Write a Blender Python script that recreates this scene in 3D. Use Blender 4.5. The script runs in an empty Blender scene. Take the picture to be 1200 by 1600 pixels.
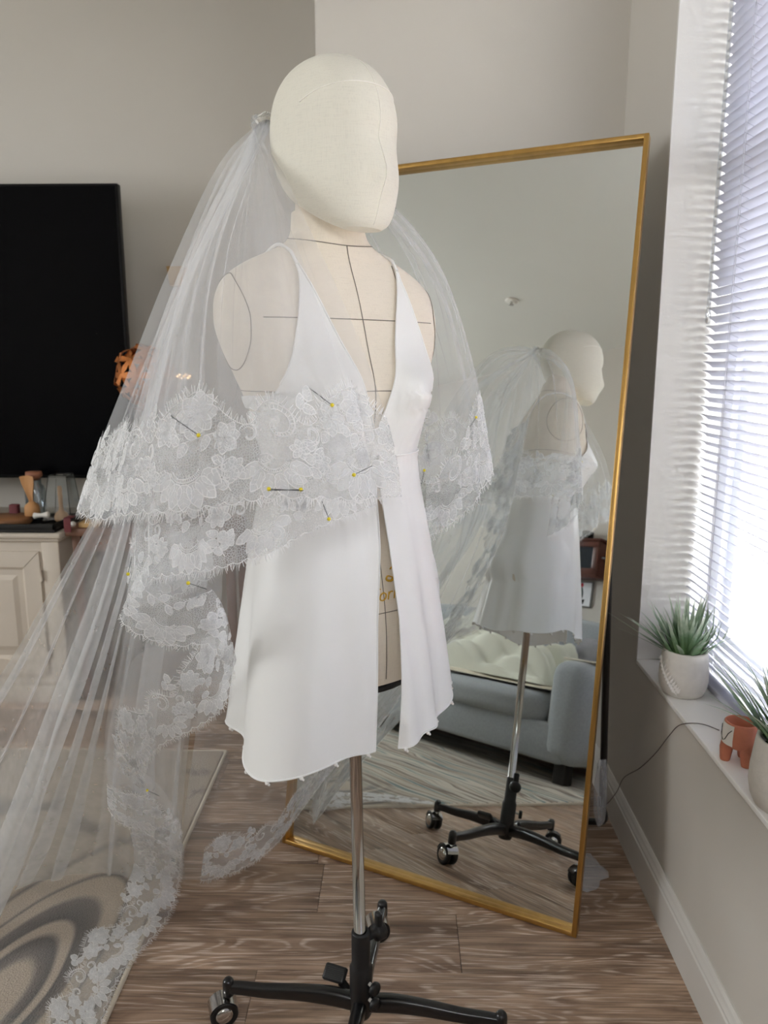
import bpy, bmesh, math, random
import numpy as np
from mathutils import Vector, Matrix
random.seed(7); RNG = np.random.default_rng(11)
SC = bpy.context.scene
COL = SC.collection
def V3(*a): return np.array(a, float)

# ------------------------------------------------------------------ camera
FPX = 1200.0; CAM_H = 1.27
PITCH = math.radians(10.8); YAW = math.radians(1.2)
CAM = V3(0, 0, CAM_H)
FW = V3(-math.sin(YAW)*math.cos(PITCH), math.cos(YAW)*math.cos(PITCH), -math.sin(PITCH))
RT = V3(math.cos(YAW), math.sin(YAW), 0)
UP = np.cross(RT, FW)
cam_d = bpy.data.cameras.new('camera'); cam = bpy.data.objects.new('camera', cam_d); COL.objects.link(cam)
cam.location = CAM
cam.rotation_euler = (math.pi/2 - PITCH, 0, YAW)
cam_d.sensor_fit = 'HORIZONTAL'; cam_d.sensor_width = 36.0; cam_d.lens = 36.0*FPX/1200.0
cam_d.clip_start = 0.05; cam_d.clip_end = 200
cam_d.dof.use_dof = True; cam_d.dof.focus_distance = 1.16; cam_d.dof.aperture_fstop = 10.0
SC.camera = cam
# ------------------------------------------------------------------ world, daylight, exposure
world = bpy.data.worlds.new('daylight'); SC.world = world; world.use_nodes = True
bgn = world.node_tree.nodes['Background']
bgn.inputs['Color'].default_value = (0.96, 0.98, 1.0, 1)
bgn.inputs['Strength'].default_value = 18.5
def portal(name, loc, rot, sx, sy):
    l = bpy.data.lights.new(name, 'AREA'); l.shape = 'RECTANGLE'; l.size = sx; l.size_y = sy
    l.cycles.is_portal = True
    o = bpy.data.objects.new(name, l); COL.objects.link(o); o.location = loc; o.rotation_euler = rot
    return o
portal('window_portal', (0.86, 0.68, 1.45), (0, math.pi/2, 0), 1.9, 2.4)
portal('added_side_window_portal', (-4.17, 0.9, 1.65), (0, -math.pi/2, 0), 1.3, 1.2)  # portal for the added fill window in the far side wall
portal('added_high_window_portal', (0, -1.06, 1.97), (math.pi/2, 0, 0), .7, .56)  # portal for the added fill window behind the camera
SC.view_settings.view_transform = 'Standard'; SC.view_settings.look = 'None'
SC.view_settings.gamma = 1.0; SC.view_settings.use_curve_mapping = False
SC.view_settings.exposure = 0.30
cy = SC.cycles
cy.max_bounces = 14; cy.diffuse_bounces = 7; cy.glossy_bounces = 6; cy.transmission_bounces = 8
cy.transparent_max_bounces = 64; cy.sample_clamp_indirect = 6.0
cy.caustics_reflective = True; cy.caustics_refractive = False

# ------------------------------------------------------------------ helpers: pixels to points
def ray(u, v): return (u-600)/FPX*RT + (800-v)/FPX*UP + FW
def PY(u, v, y): d = ray(u, v); return CAM + d*(y/d[1])
def PZ(u, v, z): d = ray(u, v); return CAM + d*((z-CAM_H)/d[2])
def PX(u, v, x): d = ray(u, v); return CAM + d*(x/d[0])
# ------------------------------------------------------------------ helpers: objects
WLOC = {}
def finish(o, label=None, cat=None, group=None, kind=None, parent=None):
    if parent is not None:
        o.parent = parent
        o.matrix_parent_inverse = Matrix.Translation(-Vector(WLOC[parent.name]))
    if label: o['label'] = label
    if cat: o['category'] = cat
    if group: o['group'] = group
    if kind: o['kind'] = kind
    WLOC[o.name] = tuple(o.location)
    return o
def empty(name, loc, label=None, cat=None, group=None, kind=None):
    o = bpy.data.objects.new(name, None); COL.objects.link(o); o.location = tuple(float(c) for c in loc)
    o.empty_display_size = 0.05
    return finish(o, label, cat, group, kind)
def inst(name, mesh, loc, parent=None, rot=None, **k):
    o = bpy.data.objects.new(name, mesh); COL.objects.link(o); o.location = tuple(float(c) for c in loc)
    if rot is not None: o.rotation_euler = rot
    return finish(o, parent=parent, **k)

def frame_from(t):
    t = np.asarray(t, float); t = t/np.linalg.norm(t)
    a = V3(0, 0, 1) if abs(t[2]) < .9 else V3(1, 0, 0)
    x = np.cross(a, t); x /= np.linalg.norm(x); return x, np.cross(t, x), t
def catmull(pts, n, closed=False):
    """n points along a Catmull-Rom curve through pts (any dimension), evenly by chord length"""
    p = np.asarray(pts, float)
    if closed: p = np.vstack([p[-1], p, p[0], p[1]])
    else: p = np.vstack([2*p[0]-p[1], p, 2*p[-1]-p[-2]])
    k = len(p)-3
    ts = np.linspace(0, k, n, endpoint=not closed)
    i = np.minimum(ts.astype(int), k-1); t = (ts-i)[:, None]
    a, b, c, d = p[i], p[i+1], p[i+2], p[i+3]
    return .5*((2*b)+(c-a)*t+(2*a-5*b+4*c-d)*t*t+(3*b-a-3*c+d)*t**3)

class MB:
    """collects shapes into one mesh; material index per face"""
    def __init__(s): s.v = []; s.f = []; s.m = []; s.uv = []; s.n = 0; s.sm = []
    def add(s, v, f, mi=0, smooth=False, uv=None):
        v = np.asarray(v, float).reshape(-1, 3)
        s.v.append(v); o = s.n; s.n += len(v)
        for q in f: s.f.append(tuple(int(i)+o for i in q)); s.m.append(mi); s.sm.append(smooth)
        s.uv.append(np.zeros((len(v), 2)) if uv is None else np.asarray(uv, float))
        return s
    def obox(s, c, ax, h, bev=0.0, mi=0, segs=2):
        """oriented box: centre c, axes ax (3 unit vectors), half sizes h, rounded edges bev"""
        ax = np.asarray(ax, float)
        bm = bmesh.new(); bmesh.ops.create_cube(bm, size=2)
        for v in bm.verts: v.co = Vector((v.co.x*h[0], v.co.y*h[1], v.co.z*h[2]))
        if bev > 0: bmesh.ops.bevel(bm, geom=list(bm.edges), offset=min(bev, min(h)*.95), segments=segs, profile=.5, affect='EDGES')
        bm.verts.index_update()
        V = np.array([v.co[:] for v in bm.verts]); F = [[v.index for v in f.verts] for f in bm.faces]; bm.free()
        return s.add(np.asarray(c)+V@ax, F, mi, bev > 0)
    def box(s, x0, x1, y0, y1, z0, z1, bev=0.0, mi=0, segs=2):
        return s.obox(V3((x0+x1)/2, (y0+y1)/2, (z0+z1)/2), np.eye(3), (abs(x1-x0)/2, abs(y1-y0)/2, abs(z1-z0)/2), bev, mi, segs)
    def grid(s, P, mi=0, closed_u=False, closed_v=False, smooth=True, uv=None, flip=False):
        """P[i,j] -> surface"""
        nu, nv = P.shape[:2]
        f = []
        for i in range(nu if closed_u else nu-1):
            for j in range(nv if closed_v else nv-1):
                a, b = i*nv+j, i*nv+(j+1) % nv; c, d = ((i+1) % nu)*nv+(j+1) % nv, ((i+1) % nu)*nv+j
                f.append((a, d, c, b) if flip else (a, b, c, d))
        return s.add(P.reshape(-1, 3), f, mi, smooth, None if uv is None else np.asarray(uv).reshape(-1, 2))
    def tube(s, pts, r, seg=8, mi=0, closed=False, cap=True, smooth=True):
        p = np.asarray(pts, float); n = len(p)
        r = np.full(n, r) if np.isscalar(r) else np.asarray(r, float)
        if closed: t = np.roll(p, -1, 0)-np.roll(p, 1, 0)
        else: t = np.gradient(p, axis=0)
        t /= np.maximum(np.linalg.norm(t, axis=1), 1e-9)[:, None]
        x, y, _ = frame_from(t[0]); R = []
        for i in range(n):
            x = x-t[i]*(x@t[i]); x /= np.linalg.norm(x); y = np.cross(t[i], x)
            a = np.linspace(0, 2*math.pi, seg, endpoint=False)
            R.append(p[i]+r[i]*(np.cos(a)[:, None]*x+np.sin(a)[:, None]*y))
        P = np.array(R); s.grid(P, mi, closed, True, smooth, flip=True)
        if cap and not closed:
            o = s.n-n*seg
            s.f.append(tuple(o+k for k in range(seg)[::-1])); s.m.append(mi); s.sm.append(False)
            s.f.append(tuple(o+(n-1)*seg+k for k in range(seg))); s.m.append(mi); s.sm.append(False)
        return s
    def lathe(s, prof, c, axis=(0, 0, 1), seg=24, mi=0, smooth=True):
        """prof: list of (radius, height along axis)"""
        x, y, t = frame_from(axis); a = np.linspace(0, 2*math.pi, seg, endpoint=False)
        P = np.array([np.asarray(c)+h*t+max(r, 1e-5)*(np.cos(a)[:, None]*x+np.sin(a)[:, None]*y) for r, h in prof])
        return s.grid(P, mi, False, True, smooth, flip=True)
    def ball(s, c, r, seg=12, rings=8, mi=0):
        r = V3(r, r, r) if np.isscalar(r) else np.asarray(r, float)
        th = np.linspace(0, math.pi, rings+1); ph = np.linspace(0, 2*math.pi, seg, endpoint=False)
        P = np.stack([np.sin(th)[:, None]*np.cos(ph), np.sin(th)[:, None]*np.sin(ph), np.cos(th)[:, None]+0*ph], -1)*r+np.asarray(c)
        return s.grid(P, mi, False, True)
    def mesh(s, name, mats, origin):
        me = bpy.data.meshes.new(name)
        V = np.vstack(s.v)-np.asarray(origin)
        me.from_pydata(V.tolist(), [], s.f)
        for m in (mats if isinstance(mats, (list, tuple)) else [mats]): me.materials.append(m)
        me.polygons.foreach_set('material_index', np.array(s.m, dtype=np.int32))
        me.polygons.foreach_set('use_smooth', np.array(s.sm, dtype=bool))
        U = np.vstack(s.uv)
        if np.any(U):
            lay = me.uv_layers.new(name='UVMap')
            li = np.zeros(len(me.loops), dtype=np.int32); me.loops.foreach_get('vertex_index', li)
            lay.data.foreach_set('uv', U[li].astype(np.float32).ravel())
        me.update(); return me
    def build(s, name, mats, parent=None, label=None, cat=None, group=None, kind=None):
        V = np.vstack(s.v); o = (V.min(0)+V.max(0))/2; o[2] = V[:, 2].min()
        return inst(name, s.mesh(name, mats, o), o, parent, label=label, cat=cat, group=group, kind=kind)

# ------------------------------------------------------------------ helpers: materials
def lin(c):
    c = np.asarray(c, float)/255.0
    return tuple(np.where(c <= .04045, c/12.92, ((c+.055)/1.055)**2.4))+(1.0,)
def new_mat(name):
    m = bpy.data.materials.new(name); m.use_nodes = True
    nt = m.node_tree; return m, nt, nt.nodes['Principled BSDF'], nt.nodes, nt.links
def mat(name, rgb, rough=.6, metal=0.0, vary=.06, scale=18.0, bump=0.0, bscale=200.0, spec=.5, sheen=0.0, trans=0.0, coat=0.0, stretch=None):
    m, nt, b, N, L = new_mat(name)
    tc = N.new('ShaderNodeTexCoord'); mp = N.new('ShaderNodeMapping'); L.new(tc.outputs['Object'], mp.inputs['Vector'])
    if stretch: mp.inputs['Scale'].default_value = stretch
    nz = N.new('ShaderNodeTexNoise'); nz.inputs['Scale'].default_value = scale; nz.inputs['Detail'].default_value = 5
    L.new(mp.outputs['Vector'], nz.inputs['Vector'])
    rp = N.new('ShaderNodeValToRGB'); c = lin(rgb)
    rp.color_ramp.elements[0].position = .3; rp.color_ramp.elements[1].position = .7
    rp.color_ramp.elements[0].color = tuple(x*(1-vary) for x in c[:3])+(1,)
    rp.color_ramp.elements[1].color = tuple(min(1, x*(1+vary)) for x in c[:3])+(1,)
    L.new(nz.outputs['Fac'], rp.inputs['Fac']); L.new(rp.outputs['Color'], b.inputs['Base Color'])
    b.inputs['Roughness'].default_value = rough; b.inputs['Metallic'].default_value = metal
    b.inputs['Specular IOR Level'].default_value = spec
    if sheen: b.inputs['Sheen Weight'].default_value = sheen
    if coat: b.inputs['Coat Weight'].default_value = coat
    if bump:
        n2 = N.new('ShaderNodeTexNoise'); n2.inputs['Scale'].default_value = bscale; n2.inputs['Detail'].default_value = 4
        L.new(mp.outputs['Vector'], n2.inputs['Vector'])
        bp = N.new('ShaderNodeBump'); bp.inputs['Strength'].default_value = bump; bp.inputs['Distance'].default_value = .004
        L.new(n2.outputs['Fac'], bp.inputs['Height']); L.new(bp.outputs['Normal'], b.inputs['Normal'])
    if trans:
        out = N['Material Output']; tr = N.new('ShaderNodeBsdfTranslucent'); L.new(rp.outputs['Color'], tr.inputs['Color'])
        mx = N.new('ShaderNodeMixShader'); mx.inputs['Fac'].default_value = trans
        L.new(b.outputs['BSDF'], mx.inputs[1]); L.new(tr.outputs['BSDF'], mx.inputs[2]); L.new(mx.outputs['Shader'], out.inputs['Surface'])
    return m
def glass_mat(name, refl=.08, tint=(1, 1, 1), rough=.0):
    m, nt, b, N, L = new_mat(name); N.remove(b); out = N['Material Output']
    t = N.new('ShaderNodeBsdfTransparent'); t.inputs['Color'].default_value = tint+(1,)
    g = N.new('ShaderNodeBsdfGlossy'); g.inputs['Roughness'].default_value = rough
    mx = N.new('ShaderNodeMixShader'); mx.inputs['Fac'].default_value = refl
    L.new(t.outputs[0], mx.inputs[1]); L.new(g.outputs[0], mx.inputs[2]); L.new(mx.outputs[0], out.inputs['Surface'])
    return m

M = {}
M['wall'] = mat('wall_paint', (200, 195, 186), .85, vary=.012, scale=3, bump=.06, bscale=350)
M['ceiling'] = mat('ceiling_paint', (214, 213, 206), .9, vary=.01, scale=3)
M['reveal'] = mat('reveal_paint', (218, 216, 212), .7, vary=.01, scale=4, bump=.05, bscale=300)
M['sill'] = mat('sill_paint', (244, 242, 238), .55, vary=.01, scale=4)
M['trim'] = mat('trim_paint', (214, 211, 205), .45, vary=.015, scale=6)
M['vinyl'] = mat('white_vinyl', (236, 238, 242), .4, vary=.01)
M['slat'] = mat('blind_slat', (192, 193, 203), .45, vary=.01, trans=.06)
M['pane'] = glass_mat('window_glass', .06)
M['chrome'] = mat('chrome', (205, 203, 200), .12, 1.0, vary=.01)
M['black_metal'] = mat('black_enamel', (18, 18, 20), .28, vary=.1, coat=.3)
M['black_plastic'] = mat('black_plastic', (24, 24, 25), .45, vary=.1)
M['gold'] = mat('brushed_gold', (198, 158, 92), .32, 1.0, vary=.08, scale=40, stretch=(1, 1, .1))
# ================================================================== the setting
XW, YB, YT, YF, XL, ZC = 0.615, 2.29, 3.28, -0.95, -4.1, 2.80   # window wall, mirror wall, tv wall, sofa wall, far side wall, ceiling
XS = -0.235                                                      # outer corner of the mirror wall
WY0, WY1, WZ0, WZ1 = -0.55, 1.895, 0.525, 2.40                   # window opening
def wood_floor_mat():
    m, nt, b, N, L = new_mat('grey_brown_vinyl_plank')
    tc = N.new('ShaderNodeTexCoord'); oi = N.new('ShaderNodeObjectInfo')
    cmb = N.new('ShaderNodeCombineXYZ'); ml = N.new('ShaderNodeMath'); ml.operation = 'MULTIPLY'; ml.inputs[1].default_value = 37.0
    L.new(oi.outputs['Random'], ml.inputs[0]); L.new(ml.outputs[0], cmb.inputs['Z']); L.new(ml.outputs[0], cmb.inputs['X'])
    add = N.new('ShaderNodeVectorMath'); add.operation = 'ADD'; L.new(tc.outputs['Object'], add.inputs[0]); L.new(cmb.outputs[0], add.inputs[1])
    # broad tone
    mp = N.new('ShaderNodeMapping'); mp.inputs['Scale'].default_value = (2.2, 9, 9); L.new(add.outputs[0], mp.inputs['Vector'])
    n1 = N.new('ShaderNodeTexNoise'); n1.inputs['Scale'].default_value = 2.0; n1.inputs['Detail'].default_value = 6; n1.inputs['Distortion'].default_value = 1.2; L.new(mp.outputs[0], n1.inputs['Vector'])
    # cathedral grain: contour lines of a stretched noise
    mp2 = N.new('ShaderNodeMapping'); mp2.inputs['Scale'].default_value = (1.3, 7.5, 1); L.new(add.outputs[0], mp2.inputs['Vector'])
    n2 = N.new('ShaderNodeTexNoise'); n2.inputs['Scale'].default_value = 1.5; n2.inputs['Detail'].default_value = 1.5; n2.inputs['Distortion'].default_value = .5; L.new(mp2.outputs[0], n2.inputs['Vector'])
    m1 = N.new('ShaderNodeMath'); m1.operation = 'MULTIPLY'; m1.inputs[1].default_value = 85.0; L.new(n2.outputs['Fac'], m1.inputs[0])
    m2 = N.new('ShaderNodeMath'); m2.operation = 'SINE'; L.new(m1.outputs[0], m2.inputs[0])
    # fine streaks
    mp3 = N.new('ShaderNodeMapping'); mp3.inputs['Scale'].default_value = (5, 230, 1); L.new(add.outputs[0], mp3.inputs['Vector'])
    n3 = N.new('ShaderNodeTexNoise'); n3.inputs['Scale'].default_value = 1.0; n3.inputs['Detail'].default_value = 5; n3.inputs['Roughness'].default_value = .65; L.new(mp3.outputs[0], n3.inputs['Vector'])
    mrl = N.new('ShaderNodeMapRange'); mrl.inputs['From Min'].default_value = .15; mrl.inputs['From Max'].default_value = 1.0; L.new(m2.outputs[0], mrl.inputs['Value'])
    mrs = N.new('ShaderNodeMapRange'); mrs.inputs['From Min'].default_value = .44; mrs.inputs['From Max'].default_value = .64; L.new(n3.outputs['Fac'], mrs.inputs['Value'])
    rp = N.new('ShaderNodeValToRGB'); e = rp.color_ramp.elements
    e[0].position = .28; e[0].color = lin((126, 101, 83)); e[1].position = .72; e[1].color = lin((196, 167, 142))
    L.new(n1.outputs['Fac'], rp.inputs['Fac'])
    # each plank its own tone
    hs = N.new('ShaderNodeHueSaturation'); mr = N.new('ShaderNodeMapRange'); mr.inputs['To Min'].default_value = .86; mr.inputs['To Max'].default_value = 1.12
    L.new(oi.outputs['Random'], mr.inputs['Value']); L.new(mr.outputs[0], hs.inputs['Value']); L.new(rp.outputs['Color'], hs.inputs['Color'])
    d1 = N.new('ShaderNodeMix'); d1.data_type = 'RGBA'; d1.inputs['B'].default_value = lin((72, 57, 47))
    k1 = N.new('ShaderNodeMath'); k1.operation = 'MULTIPLY'; k1.inputs[1].default_value = .75; 
    inv = N.new('ShaderNodeMapRange'); inv.inputs['From Min'].default_value = .55; inv.inputs['From Max'].default_value = .3; L.new(n3.outputs['Fac'], inv.inputs['Value'])
    L.new(inv.outputs[0], k1.inputs[0]); L.new(k1.outputs[0], d1.inputs['Factor']); L.new(hs.outputs['Color'], d1.inputs['A'])
    d2 = N.new('ShaderNodeMix'); d2.data_type = 'RGBA'; d2.inputs['B'].default_value = lin((222, 204, 188))
    k2 = N.new('ShaderNodeMath'); k2.operation = 'MULTIPLY'; L.new(mrl.outputs[0], k2.inputs[0]); L.new(mrs.outputs[0], k2.inputs[1])
    k3 = N.new('ShaderNodeMath'); k3.operation = 'MULTIPLY'; k3.inputs[1].default_value = 1.0; L.new(k2.outputs[0], k3.inputs[0])
    L.new(k3.outputs[0], d2.inputs['Factor']); L.new(d1.outputs['Result'], d2.inputs['A'])
    L.new(d2.outputs['Result'], b.inputs['Base Color']); b.inputs['Roughness'].default_value = .42
    bp = N.new('ShaderNodeBump'); bp.inputs['Strength'].default_value = .25; bp.inputs['Distance'].default_value = .002
    L.new(n3.outputs['Fac'], bp.inputs['Height']); L.new(bp.outputs['Normal'], b.inputs['Normal'])
    return m
M['plank'] = wood_floor_mat()
M['subfloor'] = mat('subfloor', (46, 38, 33), .9)
# floor: a slab under single planks
floor = MB().box(XL, XW+.05, YF, YT, -.06, -.004).build('floor', M['subfloor'], kind='structure')
PW, PL = 0.178, 1.22
pm = MB().box(-PL/2+.0006, PL/2-.0006, -PW/2+.0006, PW/2-.0006, -.006, 0, bev=.0007, segs=1).mesh('plank', M['plank'], (0, 0, 0))
row = 0; y = 1.603-PW*15
seam_x = PZ(500, 1395, 0)[0]
cuts = {}
while y < YT:
    off = (row*0.437) % PL
    if abs(y-1.603) < .01: off0 = seam_x
    else: off0 = seam_x+.31+off
    x = off0-PL*math.ceil((off0-XL)/PL)
    while x < XW:
        a, b2 = max(x, XL), min(x+PL, XW+.02)
        c, d = max(y, YF), min(y+PW, YT)
        if b2-a > .02 and d-c > .02:
            if abs(b2-a-PL) < 1e-6 and abs(d-c-PW) < 1e-6: inst('plank', pm, ((a+b2)/2, (c+d)/2, 0), floor)
            else:
                key = (round(b2-a, 3), round(d-c, 3))
                if key not in cuts:
                    w, h = (b2-a)/2-.0006, (d-c)/2-.0006
                    cuts[key] = MB().box(-w, w, -h, h, -.006, 0).mesh('plank', M['plank'], (0, 0, 0))
                inst('plank', cuts[key], ((a+b2)/2, (c+d)/2, 0), floor)
        x += PL
    y += PW; row += 1
T = .12
ceiling = MB().box(XL-.1, XW+.3, YF-.1, YT+.1, ZC, ZC+.1).build('ceiling', M['ceiling'], kind='structure')
MB().box(XS, XW+.3, YB, YB+T, 0, ZC).box(XS, XS+T, YB+T, YT, 0, ZC).build('wall_back', M['wall'], kind='structure')
MB().box(XL, XS+T, YT, YT+T, 0, ZC).build('wall_far', M['wall'], kind='structure')
GX0, GX1, GZ0, GZ1 = -.35, .35, 1.69, 2.25      # added high opening, out of view, lets in frontal fill daylight
MB().box(XL-T, GX0, YF-T, YF, 0, ZC).box(GX1, XW+.3, YF-T, YF, 0, ZC).box(GX0, GX1, YF-T, YF, 0, GZ0).box(GX0, GX1, YF-T, YF, GZ1, ZC).build('wall_front', M['wall'], kind='structure')
# far side wall with an added unseen window for fill daylight
LY0, LY1, LZ0, LZ1 = .3, 1.5, 1.0, 2.3
MB().box(XL-T, XL, YF, LY0, 0, ZC).box(XL-T, XL, LY1, YT+T, 0, ZC).box(XL-T, XL, LY0, LY1, 0, LZ0).box(XL-T, XL, LY0, LY1, LZ1, ZC).build('wall_left', M['wall'], kind='structure')
# window wall: thick, with a deep painted reveal
WT = .24
MB().box(XW, XW+WT, WY1, YB, 0, ZC).box(XW, XW+WT, YF, WY0, 0, ZC).box(XW, XW+WT, WY0, WY1, 0, WZ0-.012).box(XW, XW+WT, WY0, WY1, WZ1, ZC).build('wall_right', M['wall'], kind='structure')
rv = MB(); rv.box(XW-.001, XW+.17, WY1-.004, WY1+.004, WZ0, WZ1); rv.box(XW-.001, XW+.17, WY0-.004, WY0+.004, WZ0, WZ1); rv.box(XW-.001, XW+.17, WY0, WY1, WZ1-.004, WZ1+.004)
rv.build('trim_1', M['reveal'], kind='structure')
MB().box(XW-.003, XW+.175, WY0-.001, WY1-.0045, WZ0-.012, WZ0, bev=.002).build('trim_2', M['sill'], kind='structure')
# baseboards: square foot with a stepped, rounded cap
def baseboard(name, p0, p1, nrm, h=.118):
    p0, p1, nrm = V3(*p0), V3(*p1), V3(*nrm)
    prof = [(0, 0), (.015, 0), (.015, h-.030), (.0125, h-.026), (.0125, h-.020), (.009, h-.012), (.007, h-.006), (.003, h), (0, h)]
    P = np.array([[p+nrm*a+V3(0, 0, b) for a, b in prof] for p in (p0, p1)])
    MB().grid(P, smooth=False).build(name, M['trim'], kind='structure')
baseboard('baseboard_right', (XW, YF, 0), (XW, YB, 0), (-1, 0, 0))
baseboard('baseboard_back', (XW, YB, 0), (XS, YB, 0), (0, -1, 0))
baseboard('baseboard_far', (XS, YT, 0), (XL, YT, 0), (0, -1, 0))
baseboard('baseboard_front', (XL, YF, 0), (XW, YF, 0), (0, 1, 0))
# windows: vinyl frames, sashes, panes
def window(name, x0, x1, y0, y1, z0, z1, mulls, label):
    w = empty(name, ((x0+x1)/2, (y0+y1)/2, z0), kind='structure')
    f = MB()
    fr = .05
    f.box(x0, x1, y0, y1, z0, z0+fr, .004); f.box(x0, x1, y0, y1, z1-fr, z1, .004)
    f.box(x0, x1, y0, y0+fr, z0+fr, z1-fr, .004); f.box(x0, x1, y1-fr, y1, z0+fr, z1-fr, .004)
    f.build('window_frame', M['vinyl'], w)
    ys = [y0+fr]+mulls+[y1-fr]
    for a, b in zip(ys[:-1], ys[1:]):
        if b != ys[-1]: MB().box(x0, x1, b-.03, b+.03, z0+fr, z1-fr, .004).build('mullion', M['vinyl'], w)
        a2 = a+(.03 if a != ys[0] else 0); b2 = b-(.03 if b != ys[-1] else 0)
        s = MB(); xa, xb = x0+.015, x1-.02; q = .045
        s.box(xa, xb, a2, b2, z0+fr, z0+fr+q, .004).box(xa, xb, a2, b2, z1-fr-q, z1-fr, .004)
        s.box(xa, xb, a2, a2+q, z0+fr+q, z1-fr-q, .004).box(xa, xb, b2-q, b2, z0+fr+q, z1-fr-q, .004)
        zm = (z0+z1)/2+.25
        s.box(xa, xb, a2+q, b2-q, zm-.02, zm+.02, .004)
        so = s.build('sash', M['vinyl'], w)
        xm = (xa+xb)/2
        for za, zb in ((z0+fr+q, zm-.02), (zm+.02, z1-fr-q)):
            MB().box(xm-.002, xm+.002, a2+q, b2-q, za, zb).build('pane', M['pane'], so)
    return w
window('window_1', XW+.17, XW+.23, WY0, WY1, WZ0, WZ1, [1.02, .14], 'added unseen window for fill daylight')
window('added_window_2', XL-.1, XL-.04, LY0, LY1, LZ0, LZ1, [], 'added unseen window for fill daylight')  # added out of view to brighten the room
dw = empty('added_window_3', ((GX0+GX1)/2, YF-.06, GZ0), kind='structure')  # unseen extra window, put in to light the form and walls frontally
fr_ = MB()
for q in ((GX0, GX1, GZ0, GZ0+.06), (GX0, GX1, GZ1-.06, GZ1), (GX0, GX0+.06, GZ0+.06, GZ1-.06), (GX1-.06, GX1, GZ0+.06, GZ1-.06), ((GX0+GX1)/2-.04, (GX0+GX1)/2+.04, GZ0+.06, GZ1-.06)): fr_.box(q[0], q[1], YF-.09, YF-.04, q[2], q[3], .004)
fr_.build('window_frame', M['vinyl'], dw)
for a_, b_ in ((GX0+.06, (GX0+GX1)/2-.04), ((GX0+GX1)/2+.04, GX1-.06)): MB().box(a_, b_, YF-.067, YF-.063, GZ0+.06, GZ1-.06).build('pane', M['pane'], dw)
# outside: paving, red brick planter beds and a pale house
M['paving'] = mat('paving', (112, 106, 94), .9, vary=.1, scale=1.5)
M['siding'] = mat('siding', (78, 84, 94), .8, vary=.05)
M['brick'] = mat('brick', (110, 52, 44), .9, vary=.2, scale=6)
M['dark_pane'] = mat('dark_pane', (40, 46, 54), .15)
MB().box(.87, 40, -25, 25, -.5, -.35).build('ground_outside', M['paving'], kind='structure')
h = empty('house', (9, 3, -.35), 'grey sided house across the paving, seen through the blind', 'house')
MB().box(8, 12, -4, 9, -.35, 3.2).build('wall', M['siding'], h)
for k in range(14):
    MB().box(7.97, 8.0, -4, 9, -.1+k*.23, -.1+k*.23+.2).build('siding_board', M['siding'], h)
for yy in (-2.2, .6, 3.4, 6.2):
    w = MB().box(7.93, 8.0, yy, yy+1.1, .7, 2.2).build('window', M['vinyl'], h)
    MB().box(7.92, 7.95, yy+.08, yy+.5, .8, 2.1).box(7.92, 7.95, yy+.6, yy+1.02, .8, 2.1).build('pane', M['dark_pane'], w)
for i, (x, y0, y1, zz) in enumerate(((3.0, 1.4, 6, .12), (4.2, 1.9, 8, .45))):
    b = MB()
    n = int((y1-y0)/.24)
    pl = MB().box(x, x+.5, y0, y1, -.35, zz, .01).build('planter_wall', M['brick'], label=['low red brick planter wall nearer the window', 'taller red brick planter wall before the house'][i], cat='planter wall')

# ================================================================== window blind
bl = empty('window_blind', (XW+.12, (WY0+WY1)/2, WZ0), 'white slatted window blind hanging inside the deep window reveal', 'blind')
BX = XW+.118; BW0, BW1 = WY0+.012, WY1-.012
tilt = math.radians(30); SW = .0135; CH = .0022
yy = np.array([BW0, BW1]); cr = np.linspace(-1, 1, 6)
prof = [(c*SW*math.cos(tilt)+math.sin(tilt)*CH*(1-c*c), -c*SW*math.sin(tilt)+math.cos(tilt)*CH*(1-c*c)) for c in cr]
sl = MB(); P = np.array([[V3(a, q, b) for a, b in prof] for q in yy]); sl.grid(P); P2 = P-V3(0, 0, .0007); sl.grid(P2, flip=True)
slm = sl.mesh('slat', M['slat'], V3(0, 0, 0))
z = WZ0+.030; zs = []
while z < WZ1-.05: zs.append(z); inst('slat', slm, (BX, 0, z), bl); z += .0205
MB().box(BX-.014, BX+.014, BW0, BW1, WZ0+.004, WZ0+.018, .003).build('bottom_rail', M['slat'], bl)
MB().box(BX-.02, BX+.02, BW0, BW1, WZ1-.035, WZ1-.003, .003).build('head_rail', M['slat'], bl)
for q in (1.745, 1.26, .78, .3, -.2):
    c = MB()
    for dx in (-.0135, .0135): c.tube([(BX+dx, q, WZ0+.01), (BX+dx, q, WZ1-.03)], .0006, 5)
    for zz in zs:
        c.tube([(BX-.0135, q, zz+.006), (BX+.0135, q, zz-.007)], .0005, 4)
    c.tube([(BX-.015, q-.012, WZ0+.01), (BX-.015, q-.012, WZ1-.03)], .0007, 5)
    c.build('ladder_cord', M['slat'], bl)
M['clear_plastic'] = glass_mat('clear_plastic', .35, (.93, .95, .97), .05)
wd = PX(1140, 20, BX-.03); we = PX(1108, 482, BX-.03)
wy = PX(1125, 250, BX-.03)[1]
MB().tube([(BX-.03, wy, WZ1-.04), (BX-.03, wy, we[2])], .0045, 6, smooth=False).lathe([(.0045, 0), (.006, -.01), (.006, -.03), (.003, -.034)], (BX-.03, wy, we[2]), seg=6).build('tilt_wand', M['clear_plastic'], bl)
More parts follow.
